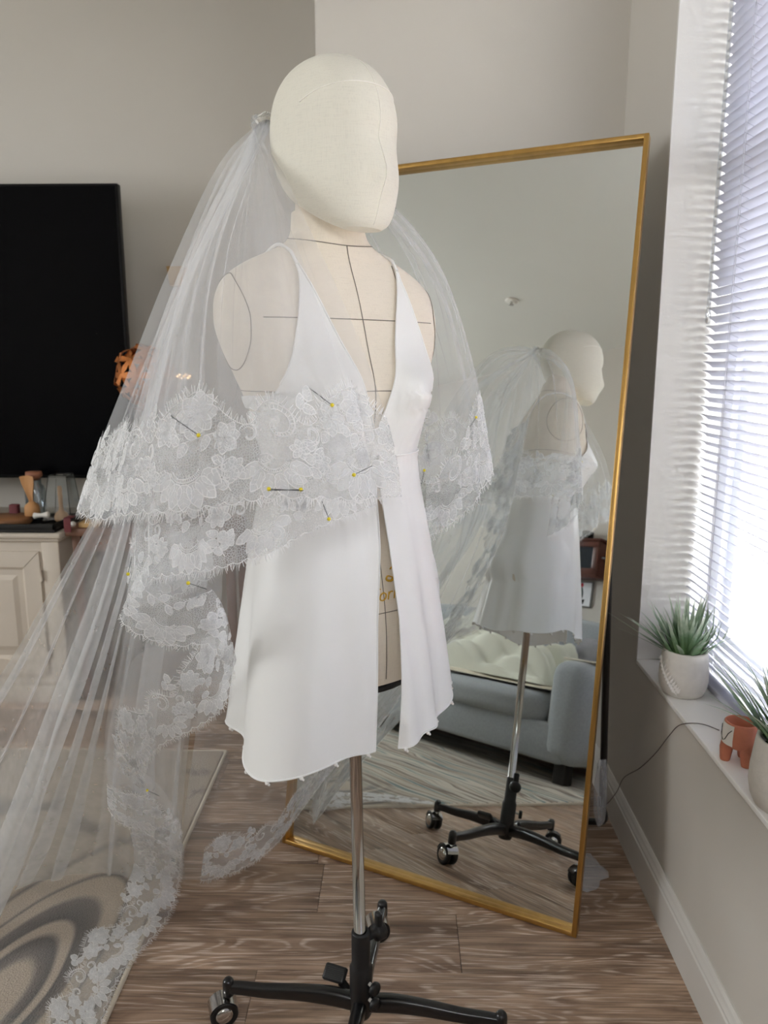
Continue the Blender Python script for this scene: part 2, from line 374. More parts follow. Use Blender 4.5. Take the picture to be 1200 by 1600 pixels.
# ================================================================== rug
def rug_mat():
    m, nt, b, N, L = new_mat('rug_pile')
    tc = N.new('ShaderNodeTexCoord'); geo = N.new('ShaderNodeNewGeometry'); sx = N.new('ShaderNodeSeparateXYZ')
    nd = N.new('ShaderNodeTexNoise'); nd.inputs['Scale'].default_value = 1.6; nd.inputs['Detail'].default_value = 2; L.new(geo.outputs['Position'], nd.inputs['Vector'])
    mv = N.new('ShaderNodeVectorMath'); mv.operation = 'SCALE'; mv.inputs['Scale'].default_value = .34; L.new(nd.outputs['Color'], mv.inputs[0])
    av = N.new('ShaderNodeVectorMath'); av.operation = 'ADD'; L.new(geo.outputs['Position'], av.inputs[0]); L.new(mv.outputs[0], av.inputs[1])
    def ramp(src, stops, interp='LINEAR'):
        r = N.new('ShaderNodeValToRGB'); r.color_ramp.interpolation = interp
        el = r.color_ramp.elements
        while len(el) < len(stops): el.new(.5)
        for e, (p, c) in zip(el, stops): e.position = p; e.color = lin(c) if len(c) == 3 else c
        L.new(src, r.inputs['Fac']); return r.outputs['Color']
    # long flowing stripes, across the rug near the sofa
    mp = N.new('ShaderNodeMapping'); mp.inputs['Rotation'].default_value = (0, 0, .22); mp.inputs['Scale'].default_value = (.55, 11.0, 0); L.new(av.outputs[0], mp.inputs['Vector'])
    n1 = N.new('ShaderNodeTexNoise'); n1.inputs['Scale'].default_value = 1.0; n1.inputs['Detail'].default_value = 3.5; L.new(mp.outputs[0], n1.inputs['Vector'])
    cream, beige, brown, dark, teal = (206, 198, 182), (176, 162, 144), (110, 96, 84), (72, 66, 62), (66, 116, 124)
    stripes = ramp(n1.outputs['Fac'], [(.30, dark), (.36, cream), (.42, beige), (.455, teal), (.475, cream), (.52, cream), (.545, brown), (.58, beige), (.64, cream), (.70, dark)], 'EASE')
    # nested sweeping grey loops on beige at the end by the television cabinet
    A_, B_ = PZ(0, 1560, 0), PZ(150, 1412, 0); ax_ = (B_-A_)/np.linalg.norm(B_-A_); pr_ = V3(-ax_[1], ax_[0], 0)
    cen_ = A_-ax_*.05; la, lb = np.linalg.norm(B_-cen_)*1.02, .125
    dv = N.new('ShaderNodeVectorMath'); dv.operation = 'SUBTRACT'; mv2 = N.new('ShaderNodeVectorMath'); mv2.operation = 'SCALE'; mv2.inputs['Scale'].default_value = .10; L.new(nd.outputs['Color'], mv2.inputs[0])
    av2 = N.new('ShaderNodeVectorMath'); av2.operation = 'ADD'; L.new(geo.outputs['Position'], av2.inputs[0]); L.new(mv2.outputs[0], av2.inputs[1])
    L.new(av2.outputs[0], dv.inputs[0]); dv.inputs[1].default_value = tuple(cen_+V3(.05, .05, .05))
    cb3 = N.new('ShaderNodeCombineXYZ')
    for i_, (v_, l_) in enumerate(((ax_, la), (pr_, lb))):
        dt = N.new('ShaderNodeVectorMath'); dt.operation = 'DOT_PRODUCT'; dt.inputs[1].default_value = tuple(v_/l_); L.new(dv.outputs[0], dt.inputs[0]); L.new(dt.outputs['Value'], cb3.inputs[i_])
    ln_ = N.new('ShaderNodeVectorMath'); ln_.operation = 'LENGTH'; L.new(cb3.outputs[0], ln_.inputs[0])
    hf_ = N.new('ShaderNodeMath'); hf_.operation = 'MULTIPLY'; hf_.inputs[1].default_value = .5; L.new(ln_.outputs['Value'], hf_.inputs[0])
    bg_, gr_, dk_ = (190, 177, 160), (128, 122, 116), (106, 102, 99)
    arcs = ramp(hf_.outputs[0], [(.0, bg_), (.20, bg_), (.24, gr_), (.31, dk_), (.34, bg_), (.38, bg_), (.40, dk_), (.49, gr_), (.52, bg_), (.60, bg_), (.62, gr_), (.65, bg_), (.80, bg_), (.84, gr_), (.90, bg_)])
    n5 = N.new('ShaderNodeTexNoise'); n5.inputs['Scale'].default_value = 4.2; n5.inputs['Detail'].default_value = 3; n5.inputs['Distortion'].default_value = 1.6; L.new(geo.outputs['Position'], n5.inputs['Vector'])
    m5 = N.new('ShaderNodeMapRange'); m5.inputs['From Min'].default_value = .54; m5.inputs['From Max'].default_value = .62; m5.inputs['To Max'].default_value = .75; L.new(n5.outputs['Fac'], m5.inputs['Value'])
    sy_ = N.new('ShaderNodeSeparateXYZ'); L.new(geo.outputs['Position'], sy_.inputs[0]); my_ = N.new('ShaderNodeMapRange'); my_.inputs['From Min'].default_value = 1.66; my_.inputs['From Max'].default_value = 1.80; L.new(sy_.outputs['Y'], my_.inputs['Value'])
    mk_ = N.new('ShaderNodeMath'); mk_.operation = 'MULTIPLY'; L.new(m5.outputs[0], mk_.inputs[0]); L.new(my_.outputs[0], mk_.inputs[1])
    b5 = N.new('ShaderNodeMix'); b5.data_type = 'RGBA'; b5.inputs['B'].default_value = lin((116, 111, 106)); L.new(mk_.outputs[0], b5.inputs['Factor']); L.new(arcs, b5.inputs['A']); arcs = b5.outputs['Result']
    s2 = N.new('ShaderNodeSeparateXYZ'); L.new(geo.outputs['Position'], s2.inputs[0])
    mr = N.new('ShaderNodeMapRange'); mr.inputs['From Min'].default_value = 1.05; mr.inputs['From Max'].default_value = 1.3; L.new(s2.outputs['Y'], mr.inputs['Value'])
    mx = N.new('ShaderNodeMix'); mx.data_type = 'RGBA'; L.new(mr.outputs[0], mx.inputs['Factor']); L.new(stripes, mx.inputs['A']); L.new(arcs, mx.inputs['B'])
    fz = N.new('ShaderNodeTexNoise'); fz.inputs['Scale'].default_value = 260; fz.inputs['Detail'].default_value = 3; L.new(geo.outputs['Position'], fz.inputs['Vector'])
    hs = N.new('ShaderNodeHueSaturation'); m3 = N.new('ShaderNodeMapRange'); m3.inputs['To Min'].default_value = .7; m3.inputs['To Max'].default_value = 1.3; L.new(fz.outputs['Fac'], m3.inputs['Value'])
    L.new(m3.outputs[0], hs.inputs['Value']); L.new(mx.outputs['Result'], hs.inputs['Color']); L.new(hs.outputs['Color'], b.inputs['Base Color'])
    b.inputs['Roughness'].default_value = .95; b.inputs['Sheen Weight'].default_value = .2
    bp = N.new('ShaderNodeBump'); bp.inputs['Strength'].default_value = .7; bp.inputs['Distance'].default_value = .006; L.new(fz.outputs['Fac'], bp.inputs['Height']); L.new(bp.outputs['Normal'], b.inputs['Normal'])
    return m
M['rug'] = rug_mat(); M['rug_edge'] = mat('rug_binding', (206, 196, 178), .9, bump=.4)
RX1 = -.575
rg = empty('area_rug', (-1.9, 1.0, 0), 'large beige, grey and teal patterned area rug on the plank floor', 'rug')
MB().box(-3.4, RX1-.008, -.55, 2.35, .0005, .012, .004).build('pile', M['rug'], rg)
e = MB()
for a, b in (((-3.4, -.55), (RX1, -.55)), ((RX1, -.55), (RX1, 2.35)), ((RX1, 2.35), (-3.4, 2.35)), ((-3.4, 2.35), (-3.4, -.55))):
    e.tube([(a[0], a[1], .0065), (b[0], b[1], .0065)], .006, 8)
e.build('binding', M['rug_edge'], rg)

# ================================================================== floor mirror
MBL = PZ(443, 1312, 0); MBR = PZ(900, 1468, 0)
md = MBR-MBL; MWID = np.linalg.norm(md)-.006; md = md/np.linalg.norm(md)
_t = math.radians(1.2); md = V3(md[0]*math.cos(_t)-md[1]*math.sin(_t), md[0]*math.sin(_t)+md[1]*math.cos(_t), 0); MBL = MBR-md*MWID
mn0 = V3(md[1], -md[0], 0)
if mn0@(CAM-MBR) < 0: mn0 = -mn0
LEAN = math.radians(11.2); MLEN = 1.81
mu = -mn0*math.sin(LEAN)+V3(0, 0, math.cos(LEAN)); mn = np.cross(md, mu)
if mn@(CAM-MBR) < 0: mn = -mn
MC = (MBL+MBR)/2
def MP(a, h, o=0.0): return MC+md*a+mu*h+mn*o      # a along width, h up the frame, o towards the room
mir = empty('floor_mirror', MC, 'tall leaning floor mirror in a thin gold metal frame', 'mirror')
fw_, fd_ = .0055, .0125; hw = MWID/2; ax = np.array([md, mu, mn])
for nm, c, h in (('frame_side', MP(-hw+fw_, MLEN/2, -fd_), (fw_, MLEN/2, fd_)), ('frame_side', MP(hw-fw_, MLEN/2, -fd_), (fw_, MLEN/2, fd_)),
                 ('frame_rail', MP(0, fw_, -fd_), (hw-2*fw_, fw_, fd_)), ('frame_rail', MP(0, MLEN-fw_, -fd_), (hw-2*fw_, fw_, fd_))):
    MB().obox(c+V3(0, 0, .003), ax, h, .0012).build(nm, M['gold'], mir)
m, nt, b, N, L = new_mat('mirror_silver')
b.inputs['Base Color'].default_value = (.80, .835, .82, 1); b.inputs['Metallic'].default_value = 1; b.inputs['Roughness'].default_value = .004
M['mirror'] = m
g = MB(); hs_ = np.linspace(.006, MLEN-.006, 41); bow = math.radians(.5)
P = np.array([[MP(a, h, -.019+bow*MLEN*(h/MLEN)*(1-h/MLEN)) for a in np.linspace(-hw+.006, hw-.006, 9)] for h in hs_])
g.grid(P); gl = g.build('glass', M['mirror'], mir)
MB().obox(MP(0, MLEN/2, -.0235), ax, (hw-.004, MLEN/2-.004, .0012)).build('back_board', M['black_plastic'], mir)
st = MB(); ins = .026; back = .458; hf = 1.12
fl = lambda a: MC+md*a-mn0*back
pts = [MP(-hw+ins, hf, -.033), fl(-hw+ins)+V3(0, 0, .10)+(mn0*.045), fl(-hw+ins)+V3(0, 0, .03)+mn0*.008, fl(-hw+ins+.045)+V3(0, 0, .0095), fl(hw-ins-.045)+V3(0, 0, .0095), fl(hw-ins)+V3(0, 0, .03)+mn0*.008, fl(hw-ins)+V3(0, 0, .10)+mn0*.045, MP(hw-ins, hf, -.033)]
q = [pts[0]]+[pts[1]]+list(catmull(pts[1:4], 8)[1:])+list(catmull(pts[4:7], 8))+[pts[7]]
st.tube(q, .0095, 10)
st.build('stand', M['black_metal'], mir, label='black tube kickstand')
for a in (-hw+ins, hw-ins): MB().obox(MP(a, hf, -.033), ax, (.016, .03, .012), .003).build('hinge', M['black_metal'], mir)

# plastic wrap behind the mirror
m, nt, b, N, L = new_mat('plastic_wrap'); b.inputs['Base Color'].default_value = lin((232, 233, 238)); b.inputs['Roughness'].default_value = .22
_t = N.new('ShaderNodeBsdfTransparent'); _x = N.new('ShaderNodeMixShader'); _x.inputs['Fac'].default_value = .3
L.new(_t.outputs[0], _x.inputs[1]); L.new(b.outputs[0], _x.inputs[2]); L.new(_x.outputs[0], N['Material Output'].inputs['Surface']); M['wrap'] = m
def crumple(name, c, r, seed, label, cat, ground=None, flatten=1.0, mt='wrap'):
    rg_ = np.random.default_rng(seed); bm = bmesh.new(); bmesh.ops.create_icosphere(bm, subdivisions=3, radius=1)
    V = np.array([v.co[:] for v in bm.verts]); F = [[v.index for v in f.verts] for f in bm.faces]; bm.free()
    k = rg_.normal(size=(22, 3)); k /= np.linalg.norm(k, axis=1)[:, None]
    w = 1+sum(.10*np.abs(np.sin(4*(V@k[i])+i)) for i in range(6))-.3+.05*np.sin(V@k[8]*11)
    V = V*w[:, None]*np.asarray(r)
    V[:, 2] *= flatten
    V = V+np.asarray(c)
    if ground is not None: V[:, 2] = np.maximum(V[:, 2], ground+.0005)
    return MB().add(V, F).build(name, M[mt], label=label, cat=cat)
crumple('plastic_sheet', PZ(915, 1368, .012)+V3(-.03, .02, 0), (.075, .07, .022), 5, 'crumpled clear plastic sheet on the floor beside the mirror foot', 'plastic', 0.0)
bagc = fl(hw-ins)+mn0*.16+md*.012
crumple('plastic_bag', V3(bagc[0], bagc[1], .20), (.014, .026, .085), 9, 'white plastic bag hung behind the mirror on its kickstand', 'bag')
# thin wire along the window wall
M['wire'] = mat('thin_wire', (96, 84, 78), .5)
wp = [PZ(905, 1265, .004), PZ(930, 1258, .004), V3(.592, 2.02, .03)]+[PX(u, v, XW-.017) for u, v in ((963, 1238), (975, 1215))]+[PX(u, v, XW-.006) for u, v in ((1000, 1200), (1025, 1176), (1045, 1150))]+[PX(1060, 1134, XW-.006)]+[PZ(u, v, WZ0+.003) for u, v in ((1078, 1130), (1100, 1132), (1124, 1141))]
MB().tube(catmull(wp, 60), .0011, 5).build('thin_cable', M['wire'], label='thin dark wire trailing from the window sill to the floor', cat='cable')

# ================================================================== potted plants on the sill
M['pot'] = mat('speckled_pot', (210, 205, 196), .8, vary=.05, scale=60, bump=.15, bscale=150)
M['leafrelief'] = mat('pot_leaf_relief', (232, 228, 222), .8)
M['soil'] = mat('soil', (52, 42, 34), .95, bump=.8, bscale=60)
def leaf_mat():
    m, nt, b, N, L = new_mat('grass_leaf'); oi = N.new('ShaderNodeTexCoord'); s = N.new('ShaderNodeSeparateXYZ'); L.new(oi.outputs['UV'], s.inputs[0])
    rp = N.new('ShaderNodeValToRGB'); e = rp.color_ramp.elements
    e[0].position = 0; e[0].color = lin((84, 120, 58)); e[1].position = 1; e[1].color = lin((206, 218, 200))
    x = e.new(.5); x.color = lin((116, 148, 112))
    nz = N.new('ShaderNodeTexNoise'); nz.inputs['Scale'].default_value = 45; L.new(oi.outputs['Object'], nz.inputs['Vector'])
    mx = N.new('ShaderNodeMath'); mx.operation = 'MULTIPLY_ADD'; mx.inputs[1].default_value = .9; mx.inputs[2].default_value = -.42; L.new(nz.outputs['Fac'], mx.inputs[0])
    ad = N.new('ShaderNodeMath'); L.new(mx.outputs[0], ad.inputs[0]); L.new(s.outputs['Y'], ad.inputs[1]); L.new(ad.outputs[0], rp.inputs['Fac'])
    L.new(rp.outputs['Color'], b.inputs['Base Color']); b.inputs['Roughness'].default_value = .5
    return m
M['leaf'] = leaf_mat()
def potted(c, R, Hh, label, seed, spray, relief=True, lh=.13):
    rg_ = np.random.default_rng(seed); c = V3(*c)
    t = empty('potted_grass', c, label, 'potted plant', 'grass pots on the window sill')
    p = MB(); prof = [(0, 0), (R*.74, 0), (R*.86, Hh*.04), (R*.97, Hh*.16), (R*1.03, Hh*.34), (R*1.02, Hh*.55), (R*.97, Hh*.78), (R*.93, Hh*.96), (R*.915, Hh), (R*.84, Hh), (R*.83, Hh*.9), (R*.8, Hh*.8), (0, Hh*.79)]
    p.lathe(prof, c, seg=40); pot = p.build('pot', M['pot'], t)
    MB().lathe([(R*.82, Hh*.80), (R*.5, Hh*.84), (0, Hh*.86)], c, seg=20).build('soil', M['soil'], t)
    if relief:   # raised fern sprig curving up the side
        f = MB(); a0 = math.atan2(-c[1]+.0, -c[0])-.85
        rr = lambda z: np.interp(z/Hh, [x[1]/Hh for x in prof[1:9]], [x[0] for x in prof[1:9]])
        pos = lambda a, z, o=.0: c+V3(math.cos(a)*(rr(z)+o), math.sin(a)*(rr(z)+o), z)
        stem = [(a0+.62-.95*k**1.4, Hh*(.1+.0*k)+Hh*.62*k**1.2) for k in np.linspace(0, 1, 12)]
        f.tube([pos(a, z, .0005) for a, z in stem], .0008, 5)
        for i, (a, z) in enumerate(stem[1:], 1):
            for sd in (-1, 1):
                ll = .28*(1-.04*i); pts = []
                da, dz = sd*.20, Hh*.16
                A = pos(a, z, .0006); B = pos(a+da, z+dz*.75+(.03*Hh if sd > 0 else 0), .0006); mid = pos(a+da*.5, z+dz*.38, .0022); w = np.cross(B-A, A-c); w = w/np.linalg.norm(w)*.0036
                f.add([A, mid+w, B, mid-w, mid+(mid-c)*.01], [(0, 1, 4), (1, 2, 4), (2, 3, 4), (3, 0, 4)])
        f.build('leaf_relief', M['leafrelief'], pot, label='raised pale fern sprig')
    base = c+V3(0, 0, Hh*.82)
    n = 0
    def blade(a, tiltv, ln, w, droop):
        d = V3(math.cos(a), math.sin(a), 0); k = np.linspace(0, 1, 7)
        st0 = base+d*R*rg_.uniform(.1, .62)
        pts = np.array([st0+d*ln*(math.sin(tiltv)*s+droop*s*s*.6)+V3(0, 0, ln*(math.cos(tiltv)*s-droop*s*s*.55)) for s in k])
        side = np.cross(d, V3(0, 0, 1)); side /= np.linalg.norm(side)
        tw = rg_.uniform(-.8, .8); wd_ = w*np.array([.55, .85, 1, .95, .75, .42, .04])
        sv = np.array([side*math.cos(tw*s)+V3(0, 0, 1)*math.sin(tw*s)*.5+d*.3*math.sin(tw) for s in k])
        nrm = np.cross(np.gradient(pts, axis=0), sv); nrm /= np.linalg.norm(nrm, axis=1)[:, None]
        G = np.stack([pts-sv*wd_[:, None], pts+nrm*wd_[:, None]*.35, pts+sv*wd_[:, None]], 1)
        uv = np.stack([np.stack([np.full(3, .5), np.full(3, s)], -1) for s in k])
        # keep the blades clear of the blind
        G[..., 0] = np.minimum(G[..., 0], BX-.018)
        MB().grid(G, uv=uv).build('leaf', M['leaf'], t)
    for i in range(86):
        blade(rg_.uniform(0, 2*math.pi), abs(rg_.normal(.38, .27)), rg_.uniform(.6, 1.05)*lh, rg_.uniform(.0034, .0072), rg_.uniform(0, .3))
    for a, tl, ln, dr in spray: blade(a, tl, ln, .0026, dr)
    return t
pc = PZ(1063, 1082, WZ0); potted((pc[0]+.004, pc[1], WZ0), .053, .108, 'round grey pot with a fern sprig relief and upright grass', 3, [(math.radians(172), .95, .19, .06), (math.radians(180), .85, .185, .1), (math.radians(190), 1.0, .17, .12), (math.radians(-75), .8, .15, .3), (math.radians(-60), .7, .14, .4)], True, .15)
potted((.668, 1.214, WZ0), .064, .125, 'plain grey pot of long grass beside the terracotta planter', 8, [(math.radians(140), .55, .19, .12), (math.radians(150), .7, .2, .1), (math.radians(165), .8, .17, .25), (math.radians(120), .5, .18, .2), (math.radians(172), .7, .15, .45), (math.radians(130), .75, .19, .05)], False, .17)
# terracotta planter on stubby legs
M['terra'] = mat('terracotta', (188, 116, 88), .8, vary=.1, scale=40, bump=.2, bscale=120)
M['whitepaint'] = mat('white_glaze', (224, 219, 210), .7); M['blackline'] = mat('black_line', (34, 32, 32), .7)
tcen = PZ(1150, 1190, WZ0); tcen = V3(tcen[0]+.004, tcen[1]+.002, WZ0)
tp = empty('terracotta_planter', tcen, 'small terracotta planter on stubby legs with a painted white band', 'planter')
b_ = MB(); R = .031
b_.lathe([(0, .030), (R*.6, .030), (R*.95, .038), (R*1.05, .052), (R*1.0, .068), (R*.92, .080), (R*.90, .082), (R*.80, .082), (R*.80, .06), (0, .05)], tcen, seg=32); b_.build('body', M['terra'], tp)
for k in range(3):
    a = math.radians(-75+120*k); d = V3(math.cos(a), math.sin(a), 0)
    MB().tube([tcen+d*R*.55+V3(0, 0, .048), tcen+d*R*.72+V3(0, 0, .025), tcen+d*R*.74+V3(0, 0, .004), tcen+d*R*.74+V3(0, 0, .0005)], [.0135, .012, .0095, .0085], 12).build('leg', M['terra'], tp)
pp = MB(); a = np.radians(np.linspace(122, 224, 12)); pr = [(R*1.03, .040), (R*1.085, .052), (R*1.03, .068), (R*.955, .080)]
pp.grid(np.array([[tcen+V3(math.cos(x)*r, math.sin(x)*r, z) for x in a] for r, z in pr])); band = pp.build('painted_band', M['whitepaint'], tp)
zz = MB(); xs = np.radians(np.linspace(128, 218, 9)); zv = [.046, .060, .070, .070, .058, .046, .050, .064, .072]
zz.tube([tcen+V3(math.cos(x), math.sin(x), 0)*(np.interp(z, [q[1] for q in pr], [q[0] for q in pr])+.0006)+V3(0, 0, z) for x, z in zip(xs, zv)], .0008, 5); zz.build('zigzag_line', M['blackline'], band)

# ================================================================== television on its cabinet
M['tvscreen'] = mat('tv_screen', (4, 4, 6), .22, vary=.02, spec=.08); M['tvbody'] = mat('tv_body', (12, 12, 13), .4, spec=.2)
tvy = 2.98; a = PY(183, 286, tvy); zb = PY(100, 747, tvy)[2]
tv = empty('television', (a[0]-.95, tvy, .69), 'huge black flat screen television standing on the greige cabinet', 'television')
MB().box(a[0]-1.9, a[0], tvy, tvy+.035, zb, a[2], .004).build('bezel', M['tvbody'], tv)
MB().box(a[0]-1.89, a[0]-.010, tvy-.0015, tvy+.002, zb+.012, a[2]-.010).build('screen', M['tvscreen'], tv)
for dx in (-.72, -1.35): MB().box(a[0]+dx-.02, a[0]+dx+.02, tvy-.02, tvy+.12, .689, .70, .003).box(a[0]+dx-.012, a[0]+dx+.012, tvy+.01, tvy+.03, .70, zb+.01, .003).build('foot', M['tvbody'], tv)
# cabinet: greige painted, panelled doors
M['greige'] = mat('greige_paint', (206, 196, 182), .6, vary=.03, scale=8, bump=.05)
M['dark_gap'] = mat('brown_shadow_line', (92, 80, 68), .8)
cf = PY(92, 835, 2.72); CXR = cf[0]; CFY = 2.72; CH_ = .665; CXL = CXR-1.7; CBK = YT-.025
cb = empty('media_cabinet', ((CXL+CXR)/2, (CFY+CBK)/2, 0), 'greige painted media cabinet with panelled doors under the television', 'cabinet')
MB().box(CXL+.02, CXR-.02, CFY+.02, CBK, .09, CH_-.03, .003).build('body', M['greige'], cb)
tpb = MB(); tpb.box(CXL-.005, CXR+.005, CFY-.006, CBK, CH_-.018, CH_, .004).box(CXL+.006, CXR-.006, CFY+.006, CBK, CH_-.034, CH_-.0175, .006); tpb.build('top', M['greige'], cb)
tpb = MB(); tpb.box(CXL, CXR, CFY, CBK, .0, .07, .004).box(CXL+.01, CXR-.01, CFY+.01, CBK, .0695, .095, .006); tpb.build('plinth', M['greige'], cb)
MB().box(CXR-.075, CXR-.012, CFY+.012, CFY+.03, .095, CH_-.034, .002).build('corner_stile', M['greige'], cb)
for k in range(3):
    x1 = CXR-.085-k*.535; x0 = x1-.52; z0, z1 = .115, CH_-.07; y0 = CFY+.008
    d = empty('door', ((x0+x1)/2, y0, z0)); d.parent = cb; d.matrix_parent_inverse = Matrix.Translation(-Vector(WLOC[cb.name]))
    s = .06
    fr = MB()
    for q in (((x0, z0), (x1, z0), (x1-s, z0+s), (x0+s, z0+s)), ((x1, z0), (x1, z1), (x1-s, z1-s), (x1-s, z0+s)), ((x1, z1), (x0, z1), (x0+s, z1-s), (x1-s, z1-s)), ((x0, z1), (x0, z0), (x0+s, z0+s), (x0+s, z1-s))):
        fv = [V3(x, y0, z) for x, z in q]; g_ = .0008
        cen = sum(fv)/4; fv = [p+(cen-p)*.006 for p in fv]
        fr.add(fv+[p+V3(0, .018, 0) for p in fv], [(3, 2, 1, 0), (4, 5, 6, 7), (0, 1, 5, 4), (1, 2, 6, 5), (2, 3, 7, 6), (3, 0, 4, 7)])
    fr.build('door_frame', M['greige'], d)
    pn = MB(); rings = [(s, .004), (s+.012, .012), (s+.03, .013), (s+.05, .005), (s+.055, .005)]
    loops = [np.array([(x0+r, y0+o, z0+r), (x1-r, y0+o, z0+r), (x1-r, y0+o, z1-r), (x0+r, y0+o, z1-r)]) for r, o in rings]
    pn.grid(np.array(loops), closed_v=True, smooth=False); o_ = pn.n-4; pn.f.append((o_, o_+1, o_+2, o_+3)); pn.m.append(0); pn.sm.append(False)
    pn.build('door_panel', M['greige'], d)
    for zz_ in (z0+.09, z1-.09):
        MB().tube([(x1+.004, y0-.003, zz_-.022), (x1+.004, y0-.003, zz_+.022)], .0045, 8).build('hinge', M['greige'], d)
# tray and things on the cabinet
M['tray'] = mat('black_tray', (16, 15, 15), .5); M['wood_light'] = mat('light_wood', (188, 138, 88), .6, vary=.15, scale=25, stretch=(1, 1, .2)); M['wood_board'] = mat('board_wood', (140, 98, 64), .6, vary=.2, scale=20, stretch=(.3, 3, 1))
M['cork_wood'] = mat('lid_wood', (150, 98, 72), .6, vary=.1); M['jar'] = glass_mat('jar_glass', .16, (.82, .86, .88), .03)
M['maroon'] = mat('maroon_leather', (104, 44, 48), .7); M['white_cer'] = mat('white_ceramic', (226, 222, 214), .4)
tr_x1 = CXR-.02; trz = CH_
ty = empty('serving_tray', (tr_x1-.45, CFY+.12, trz), 'black rectangular tray on the cabinet top', 'tray')
MB().box(tr_x1-.95, tr_x1, CFY+.012, CFY+.235, trz+.0005, trz+.012, .003).build('base', M['tray'], ty)
tt = MB()
for q in ((tr_x1-.95, tr_x1, CFY+.012, CFY+.022), (tr_x1-.95, tr_x1, CFY+.225, CFY+.235), (tr_x1-.95, tr_x1-.94, CFY+.012, CFY+.235), (tr_x1-.01, tr_x1, CFY+.012, CFY+.235)): tt.box(*q, trz+.010, trz+.032, .002)
tt.build('rim', M['tray'], ty)
tz = trz+.0125
def onT(u, y): return PY(u, 780, y)[0]
bx = onT(10, CFY+.10)
MB().lathe([(0, 0), (.088, 0), (.0915, .003), (.0915, .023), (.088, .026), (0, .026)], (bx-.02, CFY+.125, tz), seg=40).build('serving_board', M['wood_board'], label='round brown wooden board on the black tray', cat='board')
# wooden scoop pot, bottle, cloche, ceramic piece, tag
y_ = CFY+.150; x_ = onT(49, y_)
hz = tz+.0265
wv = empty('wooden_vase', (x_, y_, hz), 'small turned wooden vase holding a flat wooden scoop', 'vase')
MB().lathe([(0, 0), (.026, 0), (.028, .004), (.028, .028), (.025, .04), (.013, .05), (.010, .054), (0, .054)], (x_, y_, hz), seg=20).build('body', M['wood_light'], wv)
sc_ = MB(); k = np.linspace(0, 1, 8); w = np.interp(k, [0, .3, .75, 1], [.006, .012, .024, .026]); 
G = np.stack([np.stack([x_-.012*k-w, np.full(8, y_-.004), hz+.05+.10*k], -1), np.stack([x_-.012*k, np.full(8, y_+.004), hz+.05+.104*k], -1), np.stack([x_-.012*k+w, np.full(8, y_-.004), hz+.05+.10*k], -1)], 1)
sc_.grid(G); sc_.grid(G+V3(0, .004, 0), flip=True); sc_.build('scoop', M['wood_light'], wv)
y_ = CFY+.192; x_ = onT(56, y_)
jb = empty('glass_bottle', (x_, y_, tz), 'dark glass bottle with a wooden stopper behind the wooden vase', 'bottle')
MB().lathe([(0, 0), (.036, 0), (.038, .004), (.038, .12), (.033, .135), (.025, .142), (.024, .165), (.0235, .165), (.0235, .142), (.036, .12), (.036, .003), (0, .003)], (x_, y_, tz), seg=24).build('glass', M['jar'], jb)
MB().lathe([(0, .158), (.0225, .158), (.0225, .167), (.029, .170), (.031, .180), (.029, .190), (0, .192)], (x_, y_, tz), seg=20).build('stopper', M['cork_wood'], jb)
y_ = CFY+.155; x_ = onT(96, y_)
gh = empty('glass_terrarium', (x_, y_, tz), 'faceted glass terrarium with dark edges on the tray', 'terrarium')
s0, s1, hh = .056, .034, .185
cr_ = [(V3(x_+a*s0, y_+b*s0, tz+.001), V3(x_+a*s1+.006, y_+b*s1, tz+hh)) for a, b in ((-1, -1), (1, -1), (1, 1), (-1, 1))]
ed = MB()
for i in range(4):
    ed.tube([cr_[i][0], cr_[i][1]], .0013, 5); ed.tube([cr_[i][0], cr_[(i+1) % 4][0]], .0013, 5); ed.tube([cr_[i][1], cr_[(i+1) % 4][1]], .0013, 5)
ed.build('edge_frame', M['tvbody'], gh)
for i in range(4): MB().add([cr_[i][0], cr_[(i+1) % 4][0], cr_[(i+1) % 4][1], cr_[i][1]], [(0, 1, 2, 3)]).build('pane', M['jar'], gh)
wd_ = MB().lathe([(0, 0), (.020, 0), (.026, .008), (.027, .02), (.022, .032), (.009, .044), (.0075, .06), (.0085, .12), (.007, .137), (0, .138)], (x_-.004, y_, tz+.003), seg=18).build('wooden_bottle', M['wood_light'], label='turned wooden bottle inside the glass terrarium', cat='bottle')
y_ = CFY+.075; x_ = onT(62, y_)
MB().lathe([(0, 0), (.010, .0), (.012, .004), (.009, .012), (.0075, .03), (.010, .042), (.013, .05), (.011, .056), (0, .057)], (x_-.028, y_, tz+.0395), axis=(1, .12, .06), seg=16).build('ceramic_stopper', M['white_cer'], label='small white ceramic stopper lying on the round board', cat='ornament')
xt = onT(104, CFY+.02)
MB().box(xt-.013, xt+.013, CFY+.0085, CFY+.0115, trz+.004, trz+.055, .001).box(xt-.013, xt+.013, CFY+.0085, CFY+.06, trz+.0545, trz+.0575, .001).build('leather_tag', M['maroon'], label='maroon leather tag hanging over the tray rim', cat='tag')
xr = onT(113, CFY+.07); MB().ball((xr, CFY+.06, tz+.011), .011).build('wooden_bead', M['white_cer'], label='small pale bead beside the maroon tag', cat='bead')
xr = onT(22, CFY+.205); MB().box(xr-.017, xr+.017, CFY+.19, CFY+.215, tz, tz+.06, .003).build('tin_box', M['maroon'], label='small dark maroon tin at the back of the tray', cat='tin')

